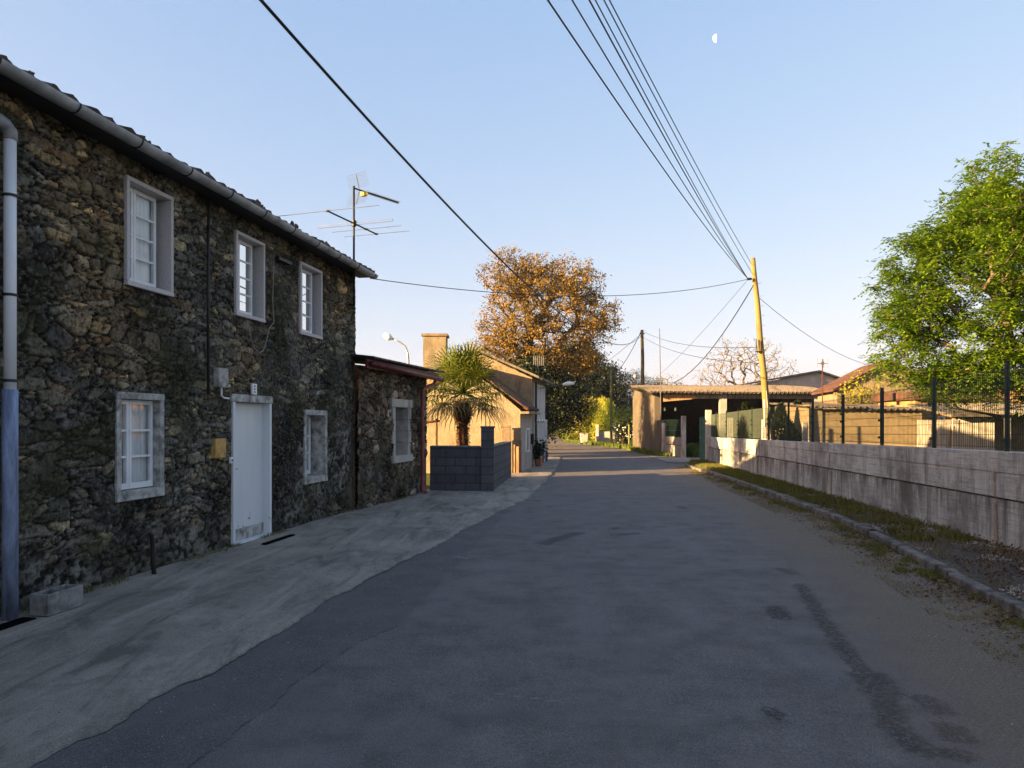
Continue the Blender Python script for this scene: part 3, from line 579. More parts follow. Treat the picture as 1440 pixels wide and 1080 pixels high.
def casement(s0,s1,z0,z1,off,rows_,root,cut=.36,Ff=F0):
    """white joinery with glazing bars; ang opens the far leaf inwards."""
    m=MB();gl=MB()
    def bx(mm,s0_,s1_,za,zb,o0,o1):
        p=[Ff(s0_,0,o0),Ff(s1_,0,o0),Ff(s1_,0,o1),Ff(s0_,0,o1)]; mm.hexa([(x.x,x.y) for x in p],za,zb)
    sm=s0+(s1-s0)*cut; leafs=[(s0,sm),(sm,s1)]
    for (a,b_) in leafs:
        w=.038; bx(m,a+.003,a+w,z0,z1,off-.02,off+.02); bx(m,b_-w,b_-.003,z0,z1,off-.02,off+.02)
        bx(m,a+w,b_-w,z0,z0+.06,off-.02,off+.02); bx(m,a+w,b_-w,z1-.045,z1,off-.02,off+.02)
        for r in range(1,rows_):
            zz=z0+.06+(z1-z0-.105)*r/rows_; bx(m,a+w,b_-w,zz-.011,zz+.011,off-.014,off+.014)
        p=[Ff(a+w,0,off-.003),Ff(b_-w,0,off-.003),Ff(b_-w,0,off+.003),Ff(a+w,0,off+.003)]; gl.hexa([(x.x,x.y) for x in p],z0+.06,z1-.045)
    fr=m.build('frame','white',root); gl.build('pane','glass',root)
    cu=MB(); n=24; V=[];
    for i in range(n+1):
        s=s0+.02+(s1-s0-.04)*i/n; o=off-.045+.008*math.sin(i*1.9)
        V+= [Ff(s,z0+.02,o),Ff(s,z1-.02,o)]
    cu.add(V,[(2*i,2*i+2,2*i+3,2*i+1) for i in range(n)]); cu.build('curtain','curtain',root)
for i,(a,b_,c_,d_) in enumerate(UP):
    wi=tag(bpy.data.objects.new('window',None),['window lined in pale granite, nearest on the upper floor','window lined in pale granite with a loose cable beside it','window lined in pale granite near the antenna mast'][i]); C.objects.link(wi); wi.parent=house; wi.location=F0(a,c_)-house.location
    lining(a,b_,c_,d_,'granite',parent=wi,w=.045,back=.2)
    casement(a+.05,b_-.135,c_+.055,d_-.05,-.105,4,wi)
lab=['window with a worn grey surround and three rows of panes','narrow deep set window with a grey stone surround']
for i,(a,b_,c_,d_) in enumerate(LO):
    wi=tag(bpy.data.objects.new('window',None),lab[i]); C.objects.link(wi); wi.parent=house; wi.location=F0(a,c_)-house.location
    lining(a,b_,c_,d_,'oldstone',parent=wi,w=.07 if i==0 else .085,off=.02,sill=.10,back=.3 if i else .24)
    if i==0: casement(a+.075,b_-.075,c_+.11,d_-.075,-.085,3,wi)
    else: casement(a+.09,b_-.13,c_+.12,d_-.09,-.24,3,wi)
# door
dr=bpy.data.objects.new('door',None); C.objects.link(dr); dr.parent=house; dr.location=F0(9.65,0)-house.location; dr['label']='chipped white painted front door'
def fb(m,s0,s1,z0,z1,o0,o1,Ff=F0):
    p=[Ff(s0,0,o0),Ff(s1,0,o0),Ff(s1,0,o1),Ff(s0,0,o1)]; m.hexa([(x.x,x.y) for x in p],z0,z1); return m
m,n,bb=nodes('chipped white paint'); v=coord(n); f=noise(n,v,7,7,.75); f2=noise(n,coord(n,(1,1,.3)),2,4)
t=N(n,'ShaderNodeTexCoord'); sp=N(n,'ShaderNodeSeparateXYZ'); L(n,t.outputs['Object'],sp.inputs[0])
low=mth(n,'MULTIPLY',mth(n,'SUBTRACT',.9,sp.outputs[2]),.16)
cc=mix(n,ramp(n,f2,[(.3,0),(.8,1)]),(.66,.68,.69),(.56,.58,.58)); cc=mix(n,ramp(n,mth(n,'ADD',f,low),[(.70,0),(.735,.85)]),cc,(.10,.08,.06))
L(n,cc,bb.inputs['Base Color']); bb.inputs['Roughness'].default_value=.5; bump(n,bb,f,.15,.004); M['door']=m
fb(MB(),9.70,10.61,.20,1.87,-.13,-.09).build('door_leaf','door',dr)
fb(MB(),9.70,10.61,.045,.20,-.125,-.07).build('kick_strip','oldstone',dr)
fb(MB(),9.66,10.63,-.1,.045,-.14,.03).build('threshold','pvc',dr)
m=MB(); fb(m,9.645,9.70,-.08,1.875,-.13,.03); fb(m,10.61,10.665,-.02,1.875,-.13,.03); m.build('jamb','door',dr,bevel=.005)
fb(MB(),9.61,10.69,1.875,1.975,-.13,.035).build('lintel','oldstone',dr,bevel=.01)
fb(MB(),9.6,10.7,-.1,2.0,-.5,-.15).build('interior','dark',dr)
m=MB(); m.tube([F0(9.78,1.0,-.09),F0(9.78,1.0,-.04),F0(9.86,1.0,-.04)],.009,6); m.build('handle','galv',dr)
# gutter on the eave (part of the house)
gt=MB(); n_=12; V=[]
for s in (-12.0,14.06):
    for j in range(n_+1): a=math.pi*j/n_; V.append(F0(s,4.345-.072*math.sin(a),.285-.072*math.cos(a)+.04))
for s in (-12.0,14.06):
    for j in range(n_+1): a=math.pi*j/n_; V.append(F0(s,4.350-.064*math.sin(a),.285-.064*math.cos(a)+.04))
k=n_+1; F=[(j,j+1,k+j+1,k+j) for j in range(n_)]+[(2*k+j,3*k+j,3*k+j+1,2*k+j+1) for j in range(n_)]+[(0,k,3*k,2*k),(n_,3*k-1,4*k-1,2*k-1)]
F+= [(k+j,k+j+1,3*k+j+1,3*k+j) for j in range(n_)]
gt.add(V,F); gut=gt.build('gutter','gutter',house,smooth=False)
for s in np.arange(-11.5,14,.82):
    m=MB(); pts=[F0(s,4.36,.24)]+[F0(s,4.345-.076*math.sin(math.pi*j/8),.325-.076*math.cos(math.pi*j/8)) for j in range(9)]
    m.tube(pts,.009,5); m.build('gutter_bracket','black',gut)
# downpipe
dp=thing('downpipe','white plastic downpipe running into a thicker blue grey pipe on the stone house','pipe',tuple(F0(6.09,0,.13)))
m=MB(); P=lambda z,s=6.09,o=.13:F0(s,z,o)
m.tube([P(1.86),P(3.97)],.046,16); m.build('upper_pipe','pvc',dp,smooth=True)
m=MB(); m.tube([P(3.95,5.2),P(4.0,5.75),P(4.0,5.95),P(3.985,6.04),P(3.94,6.09),P(3.88,6.09)],.054,14); m.build('elbow','gutter',dp,smooth=True)
m=MB(); m.tube([P(0.0),P(1.87)],.058,16); m.build('lower_pipe','bluepipe',dp,smooth=True)
for z in (3.42,2.62,1.93):
    m=MB(); m.tube([P(z),P(z+.022)],.053,16); m.build('clamp','black',dp)
# small things on the facade
m=fb(MB(),9.16,9.40,1.17,1.41,.0,.075); o=m.build('meter_box','yellow',at=tuple(F0(9.28,1.17,.04)),bevel=.01); tag(o,'small yellow meter box on the stone wall left of the white door','meter box')
m=fb(MB(),9.22,9.44,2.04,2.28,.0,.09); o=thing('junction_box','grey electrical box with a short bent conduit above and left of the white door','box',tuple(F0(9.3,2.04,.04)))
m.build('case','oldstone',o,bevel=.015); m=MB(); m.tube([F0(9.33,2.04,.05),F0(9.33,1.94,.05),F0(9.38,1.915,.05),F0(9.50,1.91,.05)],.012,6); m.build('conduit','pvc',o)
o=thing('number_plate','white plate with three small dark marks above the white door','plaque',tuple(F0(10.14,1.99,.05)))
fb(MB(),10.08,10.20,1.985,2.13,.03,.055).build('plate','white',o)
m=MB()
for z in (2.015,2.055,2.095):
    fb(m,10.125,10.155,z-.006,z+.006,.055,.058); fb(m,10.132,10.148,z+.006,z+.016,.055,.058)
m.build('marks','black',o)
o=thing('doorbell','small white doorbell beside the left jamb of the white door','doorbell',tuple(F0(9.58,1.1,.03)))
fb(MB(),9.545,9.605,1.09,1.17,.02,.05).build('case','white',o,bevel=.006); fb(MB(),9.565,9.585,1.115,1.14,.05,.058).build('button','black',o)
m=MB(); m.tube([F0(9.02,4.28,.07),F0(9.02,3.2,.06),F0(9.025,1.95,.06)],.018,8); o=m.build('conduit_pipe','black',at=tuple(F0(9.02,1.95,.06)),smooth=True); tag(o,'thin black pipe running down the stone wall from the eave between two upper windows','pipe')
pc=[(10.66,3.98),(10.64,3.6),(10.62,3.3),(10.66,3.02),(10.52,2.93),(10.45,2.75),(10.36,2.60),(10.24,2.55),(10.12,2.60),(10.02,2.72),(9.95,2.90)]
m=MB(); m.tube([F0(s,z,.065) for s,z in pc],.007,5); o=m.build('loose_cable','palecable',at=tuple(F0(10.3,2.55,.07)),smooth=True); tag(o,'pale loose cable hanging in a loop on the stone wall below the middle upper window','cable')
m=fb(MB(),10.75,11.16,3.93,3.98,.02,.10); o=m.build('wall_bracket','black',at=tuple(F0(10.9,3.93,.02)),bevel=.005); tag(o,'short dark iron bracket under the eave between the two farther upper windows','bracket')
m=MB(); m.tube([F0(7.70,.36,.10),F0(7.71,.44,.13),F0(7.78,.48,.14),F0(7.85,.45,.14),F0(7.87,.37,.14),F0(7.875,.15,.14),F0(7.90,.0,.14)],.024,8); o=m.build('bent_pipe','black',at=tuple(F0(7.88,0,.1)),smooth=True); tag(o,'dark hooked pipe at the foot of the stone wall under the near ground floor window','pipe')
# drains
m=fb(MB(),9.80,10.62,.028,.044,.33,.40)
o=m.build('drain_slot','dark',at=tuple(F0(10.2,0.02,.37))); tag(o,'narrow dark drain slot in the concrete in front of the white door','drain')
m=fb(MB(),5.70,6.12,.024,.036,.22,.34)
o=m.build('drain_grate','dark',at=tuple(F0(5.9,0.02,.28))); tag(o,'dark drain opening in the concrete beside the blue pipe','drain')
# hollow block
bl=MB(); bz=.028
def blockbox(s0,s1,o0,o1,z0,z1): fb(bl,s0,s1,z0,z1,o0,o1)
blockbox(6.18,6.57,.22,.245,bz,bz+.18); blockbox(6.18,6.57,.375,.40,bz,bz+.18)
for s in (6.18,6.362,6.545): blockbox(s,s+.025,.245,.375,bz,bz+.18)
blockbox(6.205,6.545,.245,.375,bz,bz+.03)
o=bl.build('concrete_block','blkconc',at=tuple(F0(6.4,bz,.3)),bevel=.009); tag(o,'grey hollow concrete block lying at the foot of the stone wall by the blue pipe','block')
# ---------------------------------------------------------------- antenna
an=thing('roof_antenna','tall mast with a wide aerial and a yellow boxed aerial above the stone house','antenna',tuple(F0(13.56,3.7,.12)))
mp=F0(13.50,0,.14); m=MB(); m.tube([(mp.x,mp.y,3.68),(mp.x,mp.y,5.84)],.019,10); m.build('mast','black',an,smooth=True)
for z in (3.72,4.13):
    m=MB(); m.tube([F0(13.5,z,-.02),F0(13.5,z,.16)],.018,6); m.tube([F0(13.42,z,.02),F0(13.58,z,.02)],.022,6); m.build('bracket','black',an)
zc=5.17; d1=Vector((.33,.944,0)); e1=Vector((.944,-.33,0)); bp=Vector((mp.x,mp.y,zc))
A_=bp-d1*.87; B_=bp+d1*.83
m=MB(); m.tube([A_,B_],.014,6); m.tube([bp-Vector((0,0,.05)),bp+Vector((0,0,.05))],.045,8); m.build('boom','black',an)
for t,l in ((-.84,.98),(.42,.72),(.80,.70)):
    p=bp+d1*t; m=MB(); m.tube([p-e1*l,p+e1*l],.0055,5); m.tube([p-e1*.03,p+e1*.03],.02,6); m.build('element','alu',an)
p=bp+d1*.02; m=MB(); pts=[p+Vector((0,0,.022))+e1*.75,p+Vector((0,0,.022))-e1*.75]+[p+e1*(-.75-.022*math.sin(a))+Vector((0,0,.022*math.cos(a))) for a in (.8,1.57,2.3)]+[p-Vector((0,0,.022))-e1*.75,p-Vector((0,0,.022))+e1*.75]+[p+e1*(.75+.022*math.sin(a))-Vector((0,0,.022*math.cos(a))) for a in (.8,1.57,2.3)]+[p+Vector((0,0,.022))+e1*.75]
m.tube(pts[:2],.0045,5); m.tube(pts[5:7],.0045,5); m.tube(pts[1:6],.0045,5); m.tube(pts[6:],.0045,5); m.build('folded_dipole','alu',an)
tp=Vector((mp.x,mp.y,5.80)); d2=Vector((.60,.80,0)); e2=Vector((.80,-.60,0))
m=MB(); m.tube([tp,tp+d2*1.10],.014,6); m.build('small_boom','black',an)
m=MB()
for i in range(15):
    p=tp+d2*(.36+i*.052); m.tube([p-e2*.085,p+e2*.085],.0045,4); m.tube([p-Vector((0,0,.028)),p+Vector((0,0,.028))],.012,5)
m.build('directors','alu',an)
m=MB(); p=tp+d2*.13
for sgn in (1,-1):
    m.tube([p,p-d2*(-.02)+Vector((0,0,.27*sgn))-d2*.10],.007,5)
    for i in range(7):
        q=p+Vector((0,0,(.05+i*.036)*sgn))-d2*(.013*i); m.tube([q-e2*.26,q+e2*.26],.0030,4)
m.build('reflector','alu',an)
m=MB(); p=tp+d2*.24-Vector((0,0,.05)); q=[p-e2*.05-d2*.04,p+e2*.05-d2*.04,p+e2*.05+d2*.04,p-e2*.05+d2*.04]; m.hexa([(x.x,x.y) for x in q],p.z-.035,p.z+.045)
m.tube([p-e2*.10,p+e2*.10],.012,5)
M['yplast']=plain('yellow plastic',(.75,.50,.04),.5); m.build('dipole_box','yplast',an,bevel=.008)
# ---------------------------------------------------------------- annex
annex=thing('stone_annex','low stone annex with a white framed window, brown red downpipe and dark red eave','building',tuple(F1(15.5,0)))
AW=(15.24,16.41,.78,2.10); AH=(15.44,16.14,.93,1.93)
pal2=[(.155,.12,.085),(.13,.105,.08),(.19,.16,.12),(.10,.085,.07),(.17,.14,.11),(.34,.30,.25),(.09,.075,.058),(.12,.10,.08)]
S_START=13.70
stone_wall('wall',annex,F1,S_START,17.44,-.1,2.66,[AH],.018,.018,.27,.15,11,pal2,warm=lambda S,Z:Z*0+.5,rel=.036)
m=MB(); back=4.0
c=[F1(17.44,0,-.01),F1(17.44,0,-back),F1(13.9,0,-back),F1(13.9,0,-.3)]
for i in range(2):
    p,q=c[i],c[i+1]; t=(q-p).normalized(); nn_=Vector((-t.y,t.x,0))*.2
    m.hexa([(p.x,p.y),(q.x,q.y),((q+nn_).x,(q+nn_).y),((p+nn_).x,(p+nn_).y)],-.1,2.72)
m.build('side_wall','rubble',annex)
wi=bpy.data.objects.new('window',None); C.objects.link(wi); wi.parent=annex; wi.location=F1(15.4,.8)-annex.location; wi['label']='blank grey window in a toothed white stone surround'
m=MB(); a,b_,c_,d_=AW; i0,i1,z0,z1=AH
fb(m,a,b_,z1,d_,-.25,.04,F1); fb(m,a,b_,c_,z0,-.25,.05,F1)
zz=z0; k=0
while zz<z1-.02:
    h=min(.25,z1-zz); e=.0 if k%2 else .05
    fb(m,i0-.15+e,i0,zz,zz+h-.006,-.25,.035,F1); fb(m,i1,i1+.20-e,zz,zz+h-.006,-.25,.035,F1); zz+=h; k+=1
m.build('surround','whitewall',wi,bevel=.008); M['blind']=plain('grey shutter panel',(.24,.24,.245),.8,var=.2,scale=2)
fb(MB(),i0-.02,i1+.02,z0-.02,z1+.02,-.33,-.24,F1).build('shutter','blind',wi)
m=MB(); fb(m,13.64,17.75,2.60,2.76,.16,.20,F1); m.build('fascia','redgut',annex)
m=MB(); m.tube([F1(13.72,2.68,.26),F1(17.8,2.62,.26)],.055,10); m.build('gutter','redgut',annex,smooth=True)
m=MB(); n_=170; V=[]
for i in range(n_):
    s=13.62+i*4.2/n_; wv=.018*math.cos(2*math.pi*s/.11); V+=[F1(s,2.775+wv,.34),F1(s,2.79+wv,.34),F1(s,3.32+wv,-back-.2)]
m.add(V,[(3*i,3*i+3,3*i+4,3*i+1) for i in range(n_-1)]+[(3*i+1,3*i+4,3*i+5,3*i+2) for i in range(n_-1)]); m.build('roof','fibre',annex)
m=MB(); m.prism([F1(17.40,2.661,-.01),F1(17.40,2.661,-back),F1(17.40,3.27,-back),F1(17.40,2.76,-.01)],Vector((.03,.14,0))); m.build('gable_wall','rubble',annex)
m=MB(); m.tube([F1(17.35,2.62,.26),F1(17.32,2.50,.22),F1(16.88,2.36,.11),F1(16.86,2.22,.10),F1(16.86,.10,.10),F1(16.90,.03,.18)],.042,12); o=m.build('downpipe','redpipe',annex,smooth=True)
# ---------------------------------------------------------------- yard wall
yw=thing('block_wall','low dark grey concrete block wall with a taller corner pillar, around the palm yard','wall',(-.5,17.6,0))
m=MB(); m.hexa([(-1.93,17.72),(-.72,17.52),(-.72,17.70),(-1.90,17.90)],-.05,1.04); m.build('front_wall','block',yw)
m=MB(); m.hexa([(-.72,17.46),(-.42,17.46),(-.42,17.78),(-.72,17.78)],-.05,1.48); m.hexa([(-.735,17.445),(-.405,17.445),(-.405,17.795),(-.735,17.795)],1.48,1.53); m.build('pillar','block',yw,bevel=.01)
for x in (-.62,-.53): MB().tube([(x,17.6,1.53),(x+.004,17.6,1.66)],.006,5).build('steel_rod','rust',yw)
m=MB(); m.hexa([(-.60,17.781),(-.44,17.781),(-.02,22.0),(-.18,22.0)],-.05,1.04); m.build('side_wall','block',yw)
m=MB(); m.hexa([(-.62,17.80),(-.425,17.80),(-.005,22.02),(-.20,22.02)],1.04,1.075); m.hexa([(-1.93,17.70),(-.736,17.505),(-.736,17.715),(-1.90,17.92)],1.04,1.07); m.build('coping','blkconc',yw,bevel=.006)
o=thing('gate_board','pair of bare orange wood boards standing at the corner of the cream gable','board',(.12,23.9,0))
for x,h in ((.01,.92),(.13,.86)): MB().box((x,23.85,0),(x+.085,23.93,h)).build('board','wood',o)
m=MB(); m.box((-.33,23.80,0),(-.05,24.08,1.47)); m.box((-.35,23.78,1.47),(-.03,24.10,1.52)); o=m.build('gate_pillar','stonewall',at=(-.19,23.9,0),bevel=.015); tag(o,'brown stone gate pillar behind the block wall in front of the cream gable','pillar')
o=thing('rusty_frame','rusty iron post and bar standing in the yard left of the palm','frame',(XU(614,20.0),20.0,0))
MB().tube([(XU(614,20),20,0),(XU(614,20),20,1.72)],.03,6).build('post','rust',o); MB().tube([(XU(600,20),20,1.62),(XU(618,20),20,1.66)],.035,6).build('bar','rust',o)
# ================================================================ FAR LEFT HOUSES
D2=Vector((.158,.987,0)); N2=Vector((.987,-.158,0))
def F2(y,z,off=0): return Vector((.265+.16*(y-24.2),y,z))+N2*off
def quad(m,P,ext): m.prism(P,ext)
lh=thing('low_house','low house with a sunlit rough cream gable and red tiled eave behind the palm','house',tuple(F2(25,0)))
m=MB(); 
def gw_(x,z,y=24.2): return (x,y+(-.16)*(x-.265)*1.0,z)
gp_=[(.265,-.05),(.265,2.02),(-1.55,3.55),(-3.4,2.1),(-3.4,-.05)]
m.prism([Vector((x,24.2-(x-.265)*.16,z)) for x,z in gp_],Vector((.035,.22,0))); m.build('gable_wall','stucco',lh)
hl=[(25.55,25.95,.62,1.42)]
fb(m:=MB(),24.42,27.1,-.05,2.02,-.2,-.003,F2); m.build('front_wall','greystucco',lh)
wi=thing('window',None,None); wi.parent=lh; wi.location=F2(25.6,.7)-lh.location
m=MB(); fb(m,25.35,26.1,.62,.66,-.01,.05,F2); fb(m,25.35,26.1,1.38,1.43,-.01,.05,F2); fb(m,25.35,25.42,.66,1.38,-.01,.04,F2); fb(m,26.03,26.1,.66,1.38,-.01,.04,F2); m.build('frame','white',wi)
fb(MB(),25.42,26.03,.66,1.38,0,.012,F2).build('pane','blind',wi)
m=MB(); up=Vector((.16*2.95,2.95,0))*1.0
def roofslab(p0,p1,ext,th=.07): # p0 eave, p1 ridge
    m=MB(); t=Vector((0,0,th)); m.prism([Vector(p0),Vector(p1),Vector(p1)+t,Vector(p0)+t],ext); return m
e0=F2(24.14,2.03,.22); r0_=Vector((-1.55,24.44,3.56)); ex=Vector((.48,2.95,0))
r=roofslab(e0,r0_,ex,.055); r.build('roof','redtile',lh)
roofslab(Vector((-3.7,24.75,1.95)),r0_-Vector((.003,0,0)),ex,.09).build('roof','redtile',lh)
m=MB(); m.prism([F2(24.1,1.90,.0),F2(24.1,1.90,.30),F2(24.1,1.975,.30),F2(24.1,1.975,.0)],ex); m.build('eave','stucco',lh)
m=MB(); 
for i in range(22):
    y=24.05+i*.135; m.tube([F2(y,2.045,.27),F2(y,2.12,.14)],.05,6)
m.build('tile_ends','redtile',lh)
m=MB(); fb(m,24.17,24.30,-.05,1.05,-.26,.03,F2); m.build('plinth','rubble',lh)
o=thing('mailbox','dark mailbox on the grey house front beyond the cream gable','mailbox',tuple(F2(26.85,.95)))
fb(MB(),26.7,26.95,.85,1.22,.0,.10,F2).build('case','black',o,bevel=.01); fb(MB(),26.75,26.9,1.1,1.12,.10,.105,F2).build('slot','galv',o)
th_=thing('tall_house','taller stone house with a sunlit gable, slate eave and narrow upright windows','house',tuple(F2(28.5,0)))
m=MB(); g2=[(.73,-.05),(.73,3.22),(-1.35,4.22),(-3.55,3.15),(-3.55,-.05)]
m.prism([Vector((x,27.15-(x-.73)*.16,z)) for x,z in g2],Vector((.035,.22,0))); m.build('gable_wall','stonewall',th_)
m=MB(); fb(m,27.38,30.6,-.05,3.22,-.2,-.003,F2); m.build('front_wall','greystucco',th_)
m=MB(); m.prism([F2(30.61,-.05,-.01),F2(30.61,3.22,-.01),F2(30.61,3.22,-4.2),F2(30.61,-.05,-4.2)],-D2*.2); m.build('back_wall','greystucco',th_)
ex=Vector((.16*3.75,3.75,0))
roofslab(F2(27.0,3.20,.25),Vector((-1.35,27.35,4.26)),ex,.08).build('roof','grytile',th_)
roofslab(Vector((-3.85,27.7,3.06)),Vector((-1.353,27.35,4.26)),ex,.08).build('roof','grytile',th_)
for y in (27.55,28.45,29.35,30.2):
    wi=thing('window',None,None); wi.parent=th_; wi.location=F2(y,1.8)-th_.location
    m=MB(); fb(m,y,y+.07,1.75,3.0,0,.05,F2); fb(m,y+.38,y+.45,1.75,3.0,0,.05,F2); fb(m,y,y+.45,3.0,3.06,0,.055,F2); fb(m,y,y+.45,1.68,1.75,0,.07,F2); m.build('frame','white',wi)
    fb(MB(),y+.07,y+.38,1.75,3.0,.0,.015,F2).build('pane','blind',wi)
for y in (27.9,29.0,30.0):
    dd=thing('door',None,None); dd.parent=th_; dd.location=F2(y,0)-th_.location
    m=MB(); fb(m,y,y+.08,0,1.6,0,.06,F2); fb(m,y+.5,y+.58,0,1.6,0,.06,F2); m.build('frame','white',dd); fb(MB(),y+.08,y+.5,0,1.6,0,.02,F2).build('leaf','greywood',dd)
m=MB(); m.tube([F2(27.45,3.1,.09),F2(27.45,.1,.09)],.035,8); m.build('downpipe','black',th_)
m=MB(); m.tube([F2(27.0,3.19,.33),F2(30.7,3.19,.33)],.055,8); m.build('gutter','black',th_)
m=MB(); x0,x1=XU(595,28.2),XU(627,28.2); m.box((x0,28.2,2.8),(x1,29.0,4.86)); ch=m.build('chimney','stucco',th_)
m=MB(); m.box((x0-.06,28.14,4.86),(x1+.06,29.06,4.95)); m.build('chimney_cap','rubble',ch)
m=MB(); fb(m,30.7,31.9,-.05,1.75,-.15,0,F2); o=m.build('garden_wall','whitewall',at=tuple(F2(31.2,0))); tag(o,'short off white wall at the far end of the taller stone house','wall')
ga=thing('grid_antenna','square grid television aerial on the roof of the taller stone house','antenna',(XU(757,29.5),29.5,3.3))
xx,yy=XU(757,29.5),29.5; MB().tube([(xx,yy,3.35),(xx,yy,4.2)],.02,6).build('mast','alu',ga)
m=MB(); a0,a1=xx-.18,xx+.20; z0,z1=3.85,4.22
for i in range(6): m.tube([(a0+(a1-a0)*i/5,yy-.05,z0),(a0+(a1-a0)*i/5,yy-.05,z1)],.012,4)
for i in range(6): m.tube([(a0,yy-.05,z0+(z1-z0)*i/5),(a1,yy-.05,z0+(z1-z0)*i/5)],.012,4)
m.build('grid','alu',ga)
ol=thing('wall_lamp','street lamp on a thin arm reaching out from the front of the taller stone house','street lamp',tuple(F2(29.2,2.9)))
p=F2(29.2,2.95,.0); MB().tube([p,F2(29.2,3.02,.5),F2(29.2,3.09,.95)],.018,6).build('arm','alu',ol); m=MB(); m.tube([F2(29.2,3.09,.9),F2(29.2,3.12,1.1),F2(29.2,3.13,1.35)],[.04,.085,.05],8); m.build('lamp_head','pvc',ol)
sl=thing('street_lamp','street lamp with a curved arm and glass head rising behind the stone annex','street lamp',(XU(575,27),27,0))
def pz(u,v,y): return Vector((XU(u,y),y,ZV(v,y)))
m=MB(); m.tube([(XU(575,27),27,0),pz(575,520,27),pz(573.5,497,27),pz(570,487,27),pz(562,481,27),pz(551,476,27)],[.05,.045,.035,.03,.03,.03],8); m.build('pole','galv',sl,smooth=True)
m=MB(); m.tube([pz(552,476.5,27),pz(547,474.5,27),pz(540,470.5,27)],[.05,.13,.08],10); m.build('lamp_head','pvc',sl,smooth=True)
# pots
for (u,v,lb,mt) in ((757,657,'dark leafy plant in a terracotta pot nearest the mailbox','terracotta'),(761,652,'tall dark plant in a pot by the white doors of the taller house','terracotta')):
    x,y=G(u,v); o=thing('potted_plant',lb,'plant',(x,y,0)); m=MB(); m.lathe((x,y,.03),[(.10,0),(.15,.25),(.16,.27)],10); m.build('pot',mt,o)
    P=rng.normal(0,1,(380,3))*[.10,.10,.17]+[x,y,.62]; P=P[P[:,2]>.28]; leaves('foliage',P,.14,.05,'evergreen',o)
    MB().tube([(x,y,.2),(x,y,.75)],.012,4).build('stem','bark',o)
x,y=G(765,650); o=thing('blue_pot','small blue pot standing on the pavement edge past the taller house','pot',(x,y,0)); m=MB(); m.lathe((x,y,.03),[(.12,0),(.18,.25),(.20,.27),(.17,.27),(.15,.2)],12); m.build('pot','bluepot',o); m=MB(); m.lathe((x,y,.24),[(.15,0),(.10,.02)],10); m.build('soil','soil',o)
# ================================================================ PALM
px_,py_=-1.33,20.4; pr=thing('palm_tree','fan palm with sunlit fronds and shaggy brown trunk in the walled yard','palm',(px_,py_,0))
m=MB(); zz=np.linspace(0,2.15,30); m.tube([(px_+.02*math.sin(z*3),py_,z) for z in zz],[(.15 if z<1.55 else .15+.10*math.sin((z-1.55)/.6*math.pi))*(1+.05*math.sin(i*2.6)) for i,z in enumerate(zz)],14); m.build('trunk','fibrous',pr,smooth=True)
P=[];Dr=[]
for i in range(2600):
    z=rng.uniform(.2,2.2); a=rng.uniform(0,6.28); r=.15 if z<1.55 else .15+.09*math.sin((z-1.55)/.6*math.pi); P.append((px_+r*math.cos(a),py_+r*math.sin(a),z)); Dr.append((math.cos(a)*.6,math.sin(a)*.6,.7 if z>1.5 else -.4))
M['fibre2']=leafmat('palm fibre',(.10,.05,.02),(.24,.12,.05),.1)
leaves('trunk_fibre',P,.07,.016,'fibre2',pr,direc=Dr,spread=.6)
nf=64
for i in range(nf):
    a=i*2.39996; t=(i+.5)/nf; el=R(84-112*t+rng.uniform(-9,9))             # young fronds upright, old ones hanging
    L0=rng.uniform(.62,.95); d=Vector((math.cos(a)*math.cos(el),math.sin(a)*math.cos(el),math.sin(el)))
    c0=Vector((px_,py_,2.42)); hub=c0+d*L0+Vector((0,0,-.10*t)); side=d.cross(Vector((0,0,1))).normalized(); nrm=side.cross(d).normalized()
    if i%1==0:
        m=MB(); nb=20; fl=rng.uniform(.62,.85)
        for j in range(nb):
            f=(j/(nb-1)-.5)*2; ang=f*R(128); ln=fl*(1-.25*abs(f)); q=d*math.cos(ang)+side*math.sin(ang); q=(q+nrm*.18*math.cos(f*1.5)).normalized()
            w_=.017; u=q.cross(nrm).normalized()*w_; p1=hub+q*ln*.5; dr_=.04+.24*t*t; p2=hub+q*ln*.85-Vector((0,0,dr_*ln)); p3=hub+q*ln*.97-Vector((0,0,dr_*ln*2.4+rng.uniform(0,.06)))
            m.add([hub-u*.3,hub+u*.3,p1+u,p1-u],[(0,1,2,3)]); m.add([p1-u,p1+u,p2+u*.7,p2-u*.7],[(0,1,2,3)]); m.add([p2-u*.7,p2+u*.7,p3],[(0,1,2)])
        f_=from_arrays('frond',m.v,m.f,'palm' if t<.86 else 'dry',pr,attrs={'rnd':np.full(len(m.v),rng.random()*.9)})
        MB().tube([c0+d*.05,c0+d*L0*.6,hub],[.016,.011,.008],5).build('stalk','greenp' if False else 'palm',f_)
# ================================================================ TREES
tree('oak_tree','large oak in orange brown young leaf behind the far left houses','tree',(1.35,45,0),4.6,
 [(.35,0,7.6,3.6,3.2,3.0),(-1.65,0,10.2,1.7,1.7,1.9),(.2,0,10.4,1.5,1.6,1.5),(2.3,0,10.0,2.0,1.9,1.7),(3.7,0,7.8,1.6,1.8,1.6),(-2.4,0,6.4,1.6,1.7,1.5),(-2.2,-.5,4.4,1.5,1.4,.9),(2.9,.5,5.4,1.4,1.4,.9),(0,0,5.2,1.8,1.8,1.0)],
 1650,30,.125,.08,'oak','bark',r0=.50,sp=.20,step=.42,seed=3,thin=.014)
tree('laurel_tree','dense dark evergreen tree behind the taller stone house','tree',(.8,52,0),2.0,
 [(1.4,0,3.6,2.6,3,2.2),(2.3,0,2.6,2.0,2.2,1.9),(2.6,.5,5.2,2.0,2,1.8)],420,70,.20,.10,'evergreen','bark',r0=.28,sp=.40,step=.6,seed=5,thin=.015)
